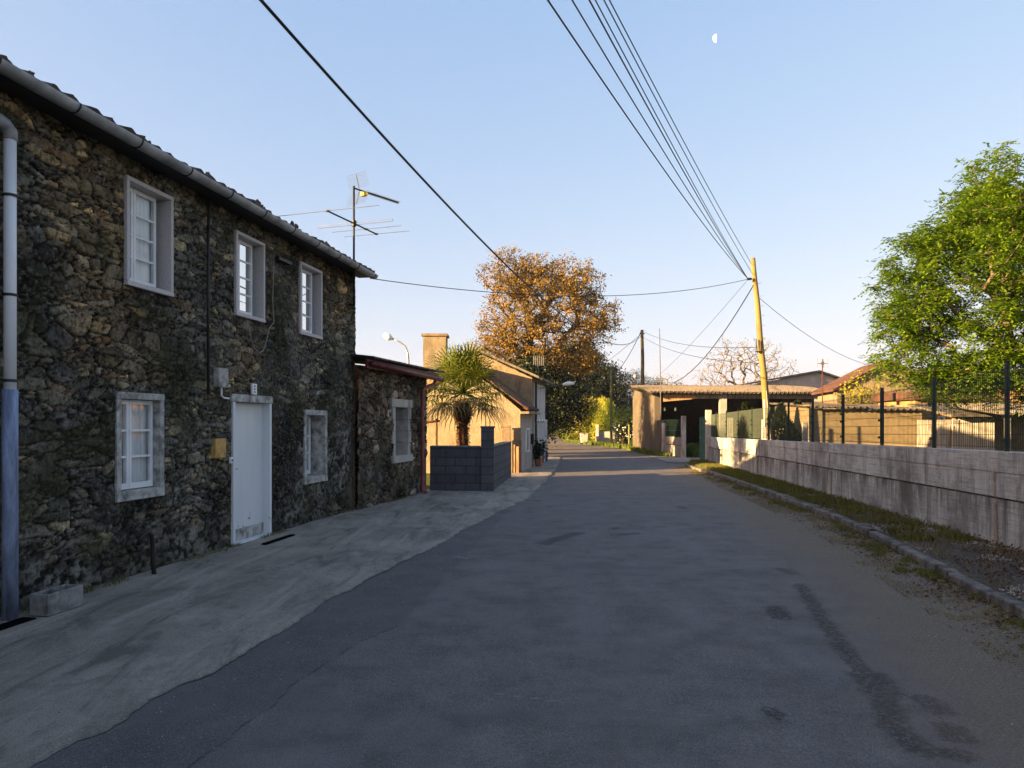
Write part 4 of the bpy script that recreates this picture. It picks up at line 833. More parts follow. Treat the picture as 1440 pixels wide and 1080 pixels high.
tree('laurel_tree','dark laurel pressed against the far end of the taller stone house','tree',(-.2,38.5,0),1.5,
 [(.2,0,2.6,1.6,2.2,1.3),(1.2,.8,3.8,.9,1.4,1.3),(.9,0,1.6,1.1,1.8,1.4)],260,70,.17,.09,'evergreen','bark',r0=.2,sp=.34,step=.5,seed=6,thin=.015)
tree('shade_tree','unseen dark evergreen added behind the taller stone house to shade the shed','tree',(-1.8,34.2,0),1.2,
 [(0,0,2.6,2.0,1.8,1.35),(1.4,.8,2.8,1.0,1.3,1.0),(1.6,.6,1.7,1.1,1.4,1.2)],220,70,.16,.08,'evergreen','bark',r0=.15,sp=.32,step=.5,seed=7,thin=.015)  # hidden tree, added to keep sun off the shed wall
tree('evergreen_tree','tall dark ivy clad evergreen tree right of the road bend','tree',(8.2,79,0),3,
 [(-1.2,0,5.2,3.2,3,3.0),(-1.6,0,8.2,2.4,2.4,2.0),(1.0,0,5.4,2.6,2.4,2.8),(-3.4,0,6.4,2.4,2.2,2.6),(2.2,0,2.6,1.8,2,1.7),(-2.0,0,2.8,2.0,2,1.8)],620,105,.26,.14,'evergreen','bark',r0=.3,sp=.48,step=.7,seed=8,thin=.02)
tree('ivy_tree','smaller tree draped in mid green ivy between the oak and the dark evergreens','tree',(1.0,67,0),3,
 [(.9,0,6.6,1.9,2,1.8),(-.6,0,5.2,2.2,2,1.8),(1.8,0,5.0,1.6,1.6,1.4)],260,60,.20,.11,'ivy','bark',r0=.2,sp=.38,step=.6,seed=9,thin=.015)
tree('dark_tree','dark rounded tree on the far side of the road bend','tree',(3.6,112,0),2,[(0,0,5,5,4,4.4),(5,2,4.6,4,4,3.8),(-5,1,4.5,4.5,4,4)],300,60,.4,.22,'evergreen','bark',r0=.35,sp=.8,step=1,seed=15,thin=.03)
tree('yellow_shrub','small yellow lit tree leaning beside the far bend with a pale stem','tree',(5.75,62,0),1.3,
 [(-1.2,0,3.05,1.25,1.2,.9),(-.2,0,2.3,1.2,1.1,1.0),(.3,0,3.2,.9,.9,.6),(-.6,0,1.1,.7,.8,.6)],260,26,.13,.08,'yellowbush','palebark',r0=.13,sp=.20,step=.3,seed=21,thin=.012,lean=(-.3,0))
def bush(name,label,cat,c,r,n,ll,lw,leaf,lumps=7,seed=0,up=0,group=None):
    g=np.random.default_rng(seed+100); x,y=c[:2]; root=thing(name,label,cat,(x,y,0),group)
    m=MB(); P=[];D_=[];rn=[]
    for i in range(lumps):
        a=g.uniform(0,6.28); q=g.random()**.5; cx,cy,cz=x+r[0]*.6*q*math.cos(a),y+r[1]*.6*q*math.sin(a),r[2]*(.45+.75*g.random())
        m.tube([(x,y,0),((x+cx)/2,(y+cy)/2,cz*.6),(cx,cy,cz)],[.03*r[2],.02*r[2],.01*r[2]],5)
        k=n//lumps; e=g.normal(size=(k,3)); e/=np.linalg.norm(e,axis=1,keepdims=True); e*=g.random((k,1))**.35
        P.append(np.array([cx,cy,cz])+e*np.array([r[0]*.5,r[1]*.5,r[2]*.45])); D_.append(e*.6+[0,0,up]); rn.append(np.full(k,g.random()))
    P=np.concatenate(P); D_=np.concatenate(D_); rn=np.concatenate(rn); k=P[:,2]>.03
    m.build('stems','bark',root); leaves('foliage',P[k],ll,lw,leaf,root,direc=D_[k],spread=.8,rnd=rn[k]); return root
x=XU(843,60); bush('bamboo_clump','bright yellow green feathery clump between the bin and the far post fence','bush',(XU(838,62),62),(1.1,1,2.0),5200,.28,.05,'bamboo',9,1,up=.8)
bush('bamboo_clump','taller yellow green feathery clump behind the far post fence','bush',(XU(850,66),66),(.9,.9,2.4),4200,.28,.05,'bamboo',8,2,up=.9)
bush('bamboo_clump','yellowish feathery clump standing behind the wheelie bin','bush',(XU(824,67),67),(1.0,.9,1.7),3200,.26,.05,'bamboo',8,3,up=.7)
bush('verge_bush','low bright green bush on the grass bank left of the wheelie bin','bush',(XU(806,64),64),(1.1,1,.9),2600,.18,.08,'hedge',8,4)
bush('verge_bush','bright green bush at the tip of the bend beside the sunlit road','bush',(XU(797,69),69),(.9,1,.85),2200,.18,.08,'hedge',8,5)
bush('roadside_bush','yellow lit bush beyond the road bend','bush',(XU(781,104),104),(2.6,2,2.1),4200,.35,.18,'yellowbush',10,6)
bush('roadside_bush','dark green bush beyond the bend behind the yellow shrub','bush',(XU(800,96),96),(2.4,2,3.2),4200,.35,.18,'evergreen',9,7)
bush('roadside_bush','dark bush left of the road past the houses','bush',(XU(757,75),75),(2.4,2,2.4),3200,.3,.14,'evergreen',9,8)
bush('flowering_bush','dark bush dotted with white blossom beside the shed','bush',(XU(876,50),50),(.8,.8,1.25),2600,.14,.07,'evergreen',8,9)
r_=bpy.context.scene.objects['flowering_bush']; P=rng.normal(0,1,(70,3))*[.4,.35,.35]+[XU(878,49.6),49.4,1.0]; leaves('blossom',P,.12,.09,'flower',r_)
hd=bush('hedge_bush','long clipped hedge with sunlit yellow green top beyond the shed','hedge',(XU(885,70),70),(2.4,1.2,2.1),9500,.22,.10,'hedge',14,10)
tree('pine_tree','pine with loose yellowish crown behind the bare utility pole','tree',(XU(888,82),82,0),3.2,
 [(-.2,0,6.2,1.7,1.6,1.1),(-1.2,0,4.8,1.2,1.3,.8),(.9,0,5.0,1.1,1.2,.7),(0,0,4.0,1.4,1.3,.6)],170,60,.24,.03,'pine','bark',r0=.16,sp=.34,step=.5,seed=31,thin=.015)
tree('pine_tree','small darker pine just right of the utility pole','tree',(XU(918,92),92,0),4,
 [(0,0,6.0,1.6,1.5,1.1),(-.5,0,5.0,1.5,1.4,.8)],110,60,.26,.035,'evergreen','bark',r0=.15,sp=.34,step=.5,seed=32,thin=.015)
tree('bare_tree','bare spreading tree with a few opening buds behind the corrugated shed','tree',(XU(1050,62),62,0),2.6,
 [(0,0,5.6,4.2,3,2.6),(-3,0,4.6,2.2,2.2,1.8),(2.8,0,4.9,2.6,2.2,1.9),(-1.5,0,7.2,2,2,1.6),(1.2,0,7.4,2,2,1.4)],620,4,.16,.08,'bud','palebark',r0=.26,sp=.25,step=.45,seed=41,thin=.014)
tree('bare_tree','low sparse thin twigged tree left of the larger bare tree','tree',(XU(943,58),58,0),2.2,
 [(0,0,4.4,1.5,1.4,1.0)],70,5,.14,.08,'bud','palebark',r0=.09,sp=.2,step=.4,seed=42,thin=.012)
tree('ash_tree','big bright green leafy tree rising behind the fence at the right edge','tree',(11.5,16.4,0),2.6,
 [(-1.0,-.3,4.6,2.2,2.0,1.9),(-.95,0,6.65,.85,1.0,1.0),(-1.05,0,5.9,1.3,1.2,1.0),(-.5,0,5.8,1.3,1.3,1.2),(-2.5,0,5.25,.95,1,.85),(-2.95,0,4.25,.8,.9,.75),(-2.95,-.1,3.1,.9,.9,.6),(-2.1,-.2,2.6,1.1,.9,.6),(-1.2,-.8,3.2,1.4,.8,.9),(-2.0,-.2,2.55,1.0,.8,.55),(-.9,-.3,2.6,1.1,.9,.6),(-2.7,0,3.9,.9,.9,.7),(1.3,0,5.3,1.9,1.9,2.1),(.9,-.2,3.2,1.5,1.5,.9),(2.4,0,4.0,1.5,1.5,1.5)],
 1700,-12,.098,.040,'ash','palebark',r0=.24,sp=.155,step=.28,seed=51,thin=.006)
# the woods and village beyond, where no single tree can be told
P=[];g=np.random.default_rng(77)
for i in range(900):
    x=g.uniform(-120,260); y=g.uniform(240,420); h=g.uniform(3,6.5); k=26
    P.append(np.array([x,y,h*.55])+g.normal(size=(k,3))*[h*.45,h*.45,h*.28])
P=np.concatenate(P); P=P[P[:,2]>.1]; o=leaves('distant_woodland',P,2.0,1.3,'hedge'); tag(o,'band of distant woodland under the horizon','woodland',kind='stuff')
o=thing('distant_building','tiny pale distant building under the hills beside the thin pole','building',(XU(869,210),210,0))
m=MB(); m.box((XU(866.5,210),210,0),(XU(872,210),214,5.6)); m.build('wall','whitewall',o); m=MB(); m.prism([(XU(866,210),209.8,5.6),(XU(872.5,210),209.8,5.6),(XU(869.2,210),209.8,7.0)],(0,4.4,0)); m.build('roof','redtile',o)
# ================================================================ far roadside things
def pole(name,label,x0,y0,z1,x1,r0,r1,mat,cat='utility pole'):
    o=thing(name,label,cat,(x0,y0,0)); m=MB(); n=14
    m.tube([(x0+(x1-x0)*i/n+.01*math.sin(i*1.3),y0,z1*i/n) for i in range(n+1)],[r0+(r1-r0)*i/n for i in range(n+1)],12); m.build('shaft',mat,o,smooth=True); return o
def polemat(name,c1,c2,c3):
    m,n,b=nodes(name); v=coord(n,(3,3,.35)); f=noise(n,v,3,6,.7); k=noise(n,coord(n),1.2,4)
    c=mix(n,ramp(n,f,[(.38,0),(.66,1)]),c1,c2); c=mix(n,ramp(n,k,[(.5,0),(.6,.8)]),c,c3); L(n,c,b.inputs['Base Color']); b.inputs['Roughness'].default_value=.9; bump(n,b,f,.7,.01); return m
M['lichenpole']=polemat('lichen covered pole',(.23,.165,.055),(.11,.085,.035),(.19,.155,.05))
M['darkpole']=polemat('creosoted pole',(.12,.09,.05),(.07,.055,.035),(.22,.19,.05))
M['greenpole']=polemat('mossy pole',(.15,.17,.06),(.10,.11,.04),(.2,.2,.06))
PB=Vector((8.05,23.3,0)); PT=Vector((7.45,23.3,ZV(363,23.3)))
up_=pole('utility_pole','leaning utility pole yellow with lichen behind the green fence',PB.x,PB.y,PT.z,PT.x,.125,.072,'lichenpole')
def pt(z): return PB+(PT-PB)*(z/PT.z)
m=MB(); a=pt(6.05); m.tube([a+Vector((-.02,-.06,0)),a+Vector((-.19,-.10,-.01))],.012,5); m.tube([a+Vector((-.14,-.10,-.01)),a+Vector((-.27,-.12,-.02))],.04,6); m.build('cable_bracket','black',up_)
for z in (5.9,5.5,4.9,4.6,4.2,3.8,3.3,2.9,5.2): a=pt(z); MB().tube([a+Vector((.04,-.09,0)),a+Vector((.15,-.12,.02))],.008,4).build('step_bolt','galv',up_)
m=MB(); a=pt(3.85); m.tube([a+Vector((-.16,-.12,-.1)),a+Vector((-.20,-.12,.35))],.014,5); m.tube([a+Vector((-.11,-.13,-.1)),a+Vector((-.13,-.13,.3))],.012,5);m.tube([a+Vector((-.2,-.12,-.05)),a+Vector((0,-.1,-.05))],.02,5); m.build('cable_clamp','black',up_)
m=MB(); m.tube([pt(z)+Vector((.0,-.13-.0*z,0)) for z in (.1,1,2.0,2.6)],.02,6); m.build('cable_conduit','greywood',up_)
P2T=Vector((XU(903,50),50,ZV(464,50))); p2=pole('utility_pole','dark wooden utility pole behind the shed corner',XU(905,50),50,P2T.z,P2T.x,.16,.10,'darkpole')
P3T=Vector((XU(859.5,55.5),55.5,ZV(520,55.5))); p3=pole('utility_pole','slim mossy green post by the far fence',XU(859.5,55.5),55.5,P3T.z,P3T.x,.10,.075,'greenpole')
m=MB(); m.tube([P2T+Vector((-.14,-.05,-.25)),P2T+Vector((.16,-.05,-.25))],.04,6); m.build('cross_arm','black',p2)
ro=thing('metal_rod','thin tall metal rod rising in front of the shed opening','rod',(XU(930,38.6),38.6,0)); m=MB(); m.tube([(XU(930.5,38.6),38.6,0),(XU(927.5,38.6),38.6,ZV(462,38.6))],[.035,.018],8); m.build('tube','alu',ro,smooth=True); MB().lathe((XU(930.5,38.6),38.6,0),[(.12,0),(.12,.05),(.04,.08)],10).build('base','galv',ro)
lp=thing('garden_lamp','small globe lamp on a dark post in front of the far pine','lamp',(XU(892,66),66,0)); MB().tube([(XU(892,66),66,0),(XU(893,66),66,ZV(533,66))],.05,8).build('post','black',lp); m=MB(); m.lathe((XU(893.5,66),66,ZV(533,66)),[(.05,0),(.15,.1),(.2,.24),(.14,.38),(.03,.44)],12); m.build('globe','galv',lp,smooth=True)
# wheelie bin
bx,by=XU(821.5,57),57; o=thing('wheelie_bin','pale grey wheelie bin standing on the grass at the far bend','bin',(bx,by,0))
m=MB(); V=[]
def frus(m,cx,cy,a,b,z0,z1): m.add([(cx-a,cy-a,z0),(cx+a,cy-a,z0),(cx+a,cy+a,z0),(cx-a,cy+a,z0),(cx-b,cy-b,z1),(cx+b,cy-b,z1),(cx+b,cy+b,z1),(cx-b,cy+b,z1)],[(0,3,2,1),(4,5,6,7),(0,1,5,4),(1,2,6,5),(2,3,7,6),(3,0,4,7)])
frus(m,bx,by,.23,.30,.10,.78); M['bin']=plain('grey bin plastic',(.42,.40,.36),.5); m.build('body','bin',o,bevel=.03)
m=MB(); frus(m,bx,by,.32,.27,.785,.86); m.tube([(bx-.3,by+.33,.84),(bx+.3,by+.33,.84)],.02,6); m.build('lid','greywood',o,bevel=.02)
for sx in (-.2,.2): MB().tube([(bx+sx-.03,by+.1,.09),(bx+sx+.03,by+.1,.09)],.09,12).build('wheel','black',o)
# far post fence with low wall
ff=thing('post_fence','low sunlit wall with pale concrete posts and wire beside the far bend','fence',(XU(840,58),58,0))
m=MB(); m.box((XU(840,58),58,0),(XU(864,58),58.15,.95)); m.build('low_wall','whitewall',ff)
for u,y in ((840,57.9),(867,54)): MB().box((XU(u,y)-.11,y-.1,0),(XU(u,y)+.11,y+.1,ZV(597,y))).build('post','whitewall',ff,bevel=.02)
m=MB()
for i in range(26): x=XU(841,58)+i*.05; m.tube([(x,58.05,.95),(x,58.05,1.45)],.006,3,False)
for z in (1.0,1.2,1.42): m.tube([(XU(840,58),58.05,z),(XU(865,58),58.05,z)],.008,3,False)
m.build('wire_mesh','greenw',ff)
tp_=MB(); tp_.tube([(XU(881.5,50),49,0),(XU(881.5,50),49,ZV(597,49))],.06,8); o=tp_.build('stake','greenpole',at=(XU(881.5,50),49,0)); tag(o,'thin wooden stake in the grass just left of the shed wall','stake')
# ================================================================ SHED
M['shedwall']=render_mat('stained and shaded shed render',(.13,.11,.085),(.085,.072,.056),(.04,.034,.028),1.5)  # stains, plus the shade on the shed darkened into the colour
sh=thing('open_shed','long open fronted shed with a corrugated roof and dark interior','shed',(7.45,39.5,0))
SX0,SX1,SY0,SY1=7.45,16.6,39.4,46.5
m=MB(); m.prism([(SX0,SY0,-.05),(SX0,SY1,-.05),(SX0,SY1,3.75),(SX0,SY0,3.12)],(.18,0,0)); m.build('side_wall','shedwall',sh)
m=MB(); m.prism([(SX1,SY0,-.05),(SX1,SY1,-.05),(SX1,SY1,3.75),(SX1,SY0,3.12)],(.18,0,0)); m.build('side_wall','whitewall',sh)
m=MB(); m.box((SX0+.181,SY1-.2,-.05),(9.32,SY1,3.7)); m.box((9.46,SY1-.2,-.05),(9.98,SY1,3.7)); m.box((10.12,SY1-.2,-.05),(SX1-.001,SY1,3.7)); m.box((9.32,SY1-.2,-.05),(9.46,SY1,2.35)); m.box((9.32,SY1-.2,2.55),(9.46,SY1,3.7)); m.box((9.98,SY1-.2,-.05),(10.12,SY1,2.35)); m.box((9.98,SY1-.2,2.55),(10.12,SY1,3.7)); M['darkened']=plain('sooty block',(.03,.028,.026),.95); m.build('back_wall','darkened',sh)  # darkness of the shed interior put into the block colour
m=MB(); m.box((SX0+.19,SY0,-.03),(SX1,SY1-.2,.02)); m.build('floor_slab','darkened',sh)
m=MB(); m.box((SX0-.003,SY0-.003,-.05),(SX0+.30,SY0+.2,3.1)); m.build('front_pier','shedwall',sh)
for u in (1016.7,1148): x=XU(u,39.5); MB().box((x-.17,39.4,-.05),(x+.17,39.7,3.1)).build('pillar','greystucco',sh)
m=MB(); m.box((SX0+.46,SY0+.02,2.88),(SX1,SY0+.14,3.10)); m.build('beam','greywood',sh)
m=MB(); m.prism([(SX0+.46,SY0-.01,2.72),(SX0+.46,SY0-.01,3.1),(9.9,SY0-.01,3.1),(9.5,SY0-.01,2.86)],(0,.02,0)); m.build('gusset_board','wood',sh)
V=[];n_=900
for i in range(n_):
    x=7.15+(16.95-7.15)*i/(n_-1); wv=.06*math.cos(2*math.pi*x/.21)
    for (y,z) in ((38.9,3.20),(42.8,3.62),(46.9,3.92)): V.append((x,y,z+wv+.006*math.sin(x*.9)+.02*math.sin(x*.35)))
F=[(3*i+j,3*i+3+j,3*i+4+j,3*i+1+j) for i in range(n_-1) for j in (0,1)]
rf=from_arrays('roof',V,F,'fibre',sh); so=rf.modifiers.new('s','SOLIDIFY'); so.thickness=.02
m=MB(); m.prism([(7.2,38.95,3.05),(7.2,38.95,3.15),(7.2,46.9,3.86),(7.2,46.9,3.76)],(.05,0,0)); m.build('barge_board','black',sh)
# side yard fence along the road
yf=thing('yard_fence','low rendered wall with concrete posts and dark mesh in front of the shed','fence',(7.5,37,0))
a0,a1=Vector((7.42,39.0,0)),Vector((7.85,34.5,0)); dv=(a1-a0); nv=Vector((dv.y,-dv.x,0)).normalized()*.12
def seg(m,t0,t1,z0,z1,w=1.0,o=0):
    p,q=a0+dv*t0,a0+dv*t1; n_=nv*w; oo=nv*o; m.hexa([((p+oo).x,(p+oo).y),((q+oo).x,(q+oo).y),((q+oo-n_).x,(q+oo-n_).y),((p+oo-n_).x,(p+oo-n_).y)],z0,z1)
m=MB(); seg(m,.12,.97,-.05,.55); seg(m,.12,.97,.58,.95,.9,-.05); m.build('low_wall','blkconc',yf)
m=MB(); seg(m,.0,.30,.0,1.75,1,.02); m.build('block_pier','shedwall',yf)
for t,h in ((.33,1.6),(1.0,1.93)): m=MB(); p=a0+dv*t; m.box((p.x-.1,p.y-.1,-.05),(p.x+.1,p.y+.1,h)); m.build('post','whitewall',yf,bevel=.015)
m=MB()
for i in range(66): p=a0+dv*(.34+.65*i/65); m.tube([(p.x,p.y,.95),(p.x,p.y,1.78)],.006,3,False)
for z in (1.0,1.25,1.5,1.75): m.tube([a0+dv*.34+Vector((0,0,z)),a0+dv+Vector((0,0,z))],.008,3,False)
m.build('wire_mesh','greenp',yf)
# gate
gt_=thing('metal_gate','dark green metal gate standing open beside the wall end','gate',(8.05,31.8,0))
g0,g1=Vector((7.98,31.9,0)),Vector((8.10,30.2,0)); m=MB(); m.hexa([(7.93,31.9),(8.10,30.22),(8.14,30.22),(7.97,31.9)],.12,1.80); m.build('panel','gategreen',gt_)
m=MB(); m.tube([g0+Vector((0,0,.08)),g0+Vector((0,0,1.84)),g1+Vector((0,0,1.84)),g1+Vector((0,0,.08)),g0+Vector((0,0,.08))],.03,6); m.build('frame','gategreen',gt_); MB().tube([(7.88,31.6,1.0),(7.88,31.45,1.0)],.02,6).build('handle','galv',gt_)
bush('box_ball','round clipped box ball just inside the gateway','shrub',(XU(972,36.2),36.2),(.50,.5,.42),5200,.05,.03,'hedge',14,71)
# things seen in the yard through the fence
pn=thing('garage_door','pair of pale panelled doors inside the shed','door',(XU(1016,39.2),41.0,0)); y=41.0
for u0,u1 in ((1002,1014),(1016,1031)):
    m=MB(); m.box((XU(u0,y),y,.05),(XU(u1,y),y+.06,ZV(587,y))); 
    for i in range(7): x=XU(u0,y)+(XU(u1,y)-XU(u0,y))*(i+.5)/7; m.box((x-.02,y-.02,.1),(x+.02,y-.001,ZV(589,y)))
    m.build('leaf','limewash',pn)
def colconifer(label,x,y,h,r,sd,cat='shrub',leaf='evergreen'):
    g=np.random.default_rng(sd); root=thing('conifer_shrub',label,cat,(x,y,0)); n=5200; z=g.random(n)*h; rr=r*np.minimum(1,(1.02-z/h)*1.6)*(.55+.45*g.random(n)**.5)*(1+.15*np.sin(z*5+sd)); a=g.random(n)*6.283
    P=np.stack([x+rr*np.cos(a),y+rr*np.sin(a),z+.05],1); leaves('foliage',P,.13,.05,leaf,root,direc=np.stack([np.cos(a)*.5,np.sin(a)*.5,np.ones(n)],1),spread=.5); MB().tube([(x,y,0),(x,y,h*.9)],[.05,.01],6).build('trunk','bark',root)
colconifer('dark upright conifer behind the green mesh left of the leaning pole',XU(1048,28),28,ZV(571,28),.42,1)
colconifer('darker broad conifer behind the green mesh right of the leaning pole',XU(1098,25),25,ZV(573,25),.62,2)
colconifer('dark conifer behind the green mesh nearest the low stone outbuilding',XU(1122,26),26,ZV(568,26),.55,3)
wp=MB(); x=XU(1133,21.5); wp.box((x-.07,21.5,0),(x+.07,21.62,ZV(594,21.5))); o=wp.build('white_post','whitewall',at=(x,21.5,0),bevel=.01); tag(o,'short pale post behind the fence beside the low stone outbuilding','post')
wp=MB(); x=XU(1075,22.5); wp.box((x-.06,22.5,0),(x+.06,22.58,ZV(590,22.5))); wp.tube([(x,22.5,1.5),(x,22.5,2.3)],.025,6); o=wp.build('meter_cabinet','pvc',at=(x,22.5,0)); tag(o,'narrow pale meter cabinet and pipe at the foot of the leaning pole','cabinet')
# ================================================================ RIGHT WALL AND FENCE
rwl=thing('concrete_wall','long board marked grey concrete wall with streaks and a dark joint along the right of the road','wall',(7,20,0))
Wy=np.r_[np.arange(-6,29.7,.1),29.75]
def wallstrip(name,z0f,z1f,off,parent):
    m=MB(); V=[]
    for y in Wy:
        x=WX(y)+off+.006*math.sin(y*.7)+(.004*math.sin(y*3.1)); V+= [(x,y,z0f(y)),(x,y,z1f(y)),(WX(y)+.22,y,z1f(y)),(WX(y)+.22,y,z0f(y))]
    n=len(Wy); F=[]
    for i in range(n-1):
        for j in range(4): F.append((4*i+j,4*i+(j+1)%4,4*i+4+(j+1)%4,4*i+4+j))
    F+=[(0,3,2,1),(4*n-4,4*n-3,4*n-2,4*n-1)]; m.add(V,F); return m.build(name,'conc',parent,bevel=.008)
top=lambda y:1.25-(y-8.9)*.0097
wallstrip('lower_wall',lambda y:-.05,lambda y:.645+.002*y*0,.030,rwl)
wallstrip('middle_wall',lambda y:.668,lambda y:.985,.0,rwl)
wallstrip('joint_course',lambda y:.645,lambda y:.668,.055,rwl)
wallstrip('top_course',lambda y:.985,top,-.012,rwl)
m=MB()
for y in (9.52,15.6,21.8,3.5,27): 
    x=WX(y); m.tube([(x-.01,y,.05),(x-.012,y+.01,.6)],[.035,.02],5); m.tube([(x-.022,y,.7),(x-.028,y,1.0)],[.014,.02],5)
m.build('cement_run','whitewall',rwl)
mf=thing('mesh_fence','green welded wire fence on dark green posts along the top of the concrete wall','fence',(7,20,1.1))
ft=lambda y:float(np.interp(y,[2,9.4,12,16,20,29.8],[2.5,2.31,2.18,2.09,2.05,1.93]))
ps=[9.43+1.905*i for i in range(-4,11)]
for i,y in enumerate(ps):
    x=WX(y)+.10; m=MB(); m.box((x-.022,y-.022,top(y)-.01),(x+.022,y+.022,ft(y)+.06)); m.box((x-.028,y-.028,ft(y)+.06),(x+.028,y+.028,ft(y)+.07))
    for zz in (top(y)+.12,top(y)+.42,ft(y)-.35): m.box((x-.05,y-.045,zz),(x-.031,y+.045,zz+.04))
    m.build('post','greenp',mf)
for i in range(len(ps)-1):
    m=MB(); y0,y1=ps[i]+.04,ps[i+1]-.04; n=38 
    for j in range(n+1):
        y=y0+(y1-y0)*j/n; x=WX(y)+.10; m.tube([(x,y,top(y)+.03),(x,y,ft(y))],.0034,4,False)
    for k in range(7):
        f=k/6; m.tube([(WX(y)+.105,y,top(y)+.05+(ft(y)-top(y)-.08)*f) for y in (y0,y1)],.0032,4,False)
    m.build('wire_panel','greenw',mf)
m=MB(); y0,y1=ps[-1]+.04,29.55
for j in range(26):
    y=y0+(y1-y0)*j/25; m.tube([(WX(y)+.10,y,top(y)+.03),(WX(y)+.10,y,ft(y))],.0034,4,False)
for k in range(7): m.tube([(WX(y)+.105,y,top(y)+.05+(ft(y)-top(y)-.08)*k/6) for y in (y0,y1)],.0032,4,False)
m.build('wire_panel','greenw',mf)
m=MB(); x=WX(29.75); m.box((x-.04,29.76,-.05),(x+.17,29.98,2.12)); m.build('end_post','whitewall',rwl,bevel=.015)
# ================================================================ OUTBUILDINGS ON THE RIGHT
def corr(name,x0,x1,ya,za,yb,zb,mat,parent,per=.2,amp=.03):
    V=[];n_=int((x1-x0)/per*8)
    for i in range(n_+1):
        x=x0+(x1-x0)*i/n_; wv=amp*math.cos(2*math.pi*x/per); V+=[(x,ya,za+wv),(x,yb,zb+wv)]
    o=from_arrays(name,V,[(2*i,2*i+2,2*i+3,2*i+1) for i in range(n_)],mat,parent); s=o.modifiers.new('s','SOLIDIFY'); s.thickness=.015; return o
ob=thing('stone_outbuilding','long low sunlit outbuilding with a wavy sheet roof edge behind the fence','outbuilding',(9.6,24,0))
m=MB(); m.box((9.55,24,-.05),(13.05,24.25,2.05)); m.build('front_wall','lightblock',ob); m=MB(); m.box((9.5,23.95,-.05),(9.86,24.28,2.06)); m.build('corner_pier','stucco',ob)
for p_ in (9.56,12.85): MB().box((p_,24.251,-.05),(p_+.19,27.4,2.2)).build('side_wall','lightblock',ob)
corr('roof',9.4,11.3,23.75,2.10,27.6,2.32,'fibre',ob); corr('roof',11.3,13.0,23.82,2.04,27.6,2.28,'fibre',ob)
bush('yellow_creeper','yellow lit scrub sprawling over the low outbuilding roof','scrub',(XU(1215,28.5),28.5),(1.4,.6,2.35),2200,.14,.06,'yellowbush',9,81)
oc=thing('ochre_shed','small ochre rendered shed with a white framed window','shed',(13.6,24.6,0))
m=MB(); m.box((13.1,24.5,-.05),(15.4,27,2.35)); m.build('wall','ochre',oc)
m=MB(); m.prism([(12.95,24.3,2.36),(15.6,24.3,2.36),(15.6,24.3,2.44),(12.95,24.3,2.62)],(0,2.9,0)); m.build('roof','redtile',oc)
wi=thing('window',None,None); wi.parent=oc; wi.location=Vector((13.95,24.45,1.2))-oc.location
m=MB(); x0,x1=XU(1320,24.45),XU(1329,24.45); z0,z1=ZV(611,24.45),ZV(585,24.45); m.box((x0,24.44,z0),(x0+.05,24.499,z1)); m.box((x1-.05,24.44,z0),(x1,24.499,z1)); m.box((x0+.051,24.445,z0),(x1-.051,24.499,z0+.05)); m.box((x0+.051,24.445,z1-.05),(x1-.051,24.499,z1)); m.build('frame','white',wi); m=MB(); m.box((x0+.05,24.47,z0+.05),(x1-.05,24.498,z1-.05)); m.build('pane','blind',wi)
ws=thing('plank_shed','old shed of whitewashed upright boards under a dark roof','shed',(13.3,21.5,0))
xa,xb=XU(1340,21.5),XU(1400,21.5); m=MB()
n_=13
for i in range(n_):
    x=xa+(xb-xa)*i/n_; m.box((x,21.5+rng.uniform(0,.02),.0),(x+(xb-xa)/n_-.012,21.53+.02,1.72+rng.uniform(-.03,.05)))
m.build('board_wall','limewash',ws); m=MB(); m.box((xa,21.56,-.05),(xb,23.4,1.7)); m.build('back_wall','greywood',ws); m=MB(); m.prism([(xa-.2,21.2,1.78),(xb+.1,21.2,1.78),(xb+.1,23.6,2.15),(xa-.2,23.6,2.15)],(0,0,.06)); m.build('roof','grytile',ws)
m=MB(); m.box((xa-.33,21.6,-.02),(xa-.02,21.66,1.55)); m.build('door','limewash',ws)
od=thing('old_lean_to','old dark lean-to with a wavy sheet roof at the right edge behind the fence','lean-to',(14.2,20.2,0))
corr('roof',XU(1398,20),17.2,19.7,1.86,22.4,2.16,'grytile',od,.24,.04)
for x in (13.1,14.8,16.6): MB().box((x,19.95,-.05),(x+.12,20.07,1.80)).build('post','greywood',od)
m=MB(); m.box((13.0,22.1,-.05),(17.1,22.3,2.0)); m.build('back_wall','rubble',od)
# barn
bn=thing('stone_barn','stone barn with a brown red tiled roof and shaded gable behind the outbuildings','barn',(14.7,30,0))
m=MB(); m.prism([(12.93,30,-.05),(12.93,30,2.95),(15.0,30,4.0),(17.1,30,2.95),(17.1,30,-.05)],(0,.3,0)); m.build('gable_wall','rubble',bn)
m=MB(); m.hexa([(13.03,30.301),(13.25,30.301),(13.98,33.9),(13.75,33.9)],-.05,2.90); m.build('side_wall','stonewall',bn)
m=MB(); m.prism([(12.7,29.8,2.86),(15.0,29.8,4.03),(15.0,29.8,4.12),(12.7,29.8,2.95)],(.8,4.2,0)); m.build('roof','redtile',bn)
m=MB(); m.prism([(17.3,29.8,2.86),(15.003,29.8,4.03),(15.003,29.8,4.12),(17.3,29.8,2.95)],(.8,4.2,0)); m.build('roof','redtile',bn)
m=MB()
for i in range(24):
    y=29.82+i*.18; x=.19*(y-29.8); m.tube([(12.70+x,y,2.945),(14.98+x,y,4.105)],.055,6)
m.build('tile_rows','redtile',bn)
oh=thing('ochre_house','sunlit ochre house with a tiled roof behind the big green tree','house',(19,33,0))
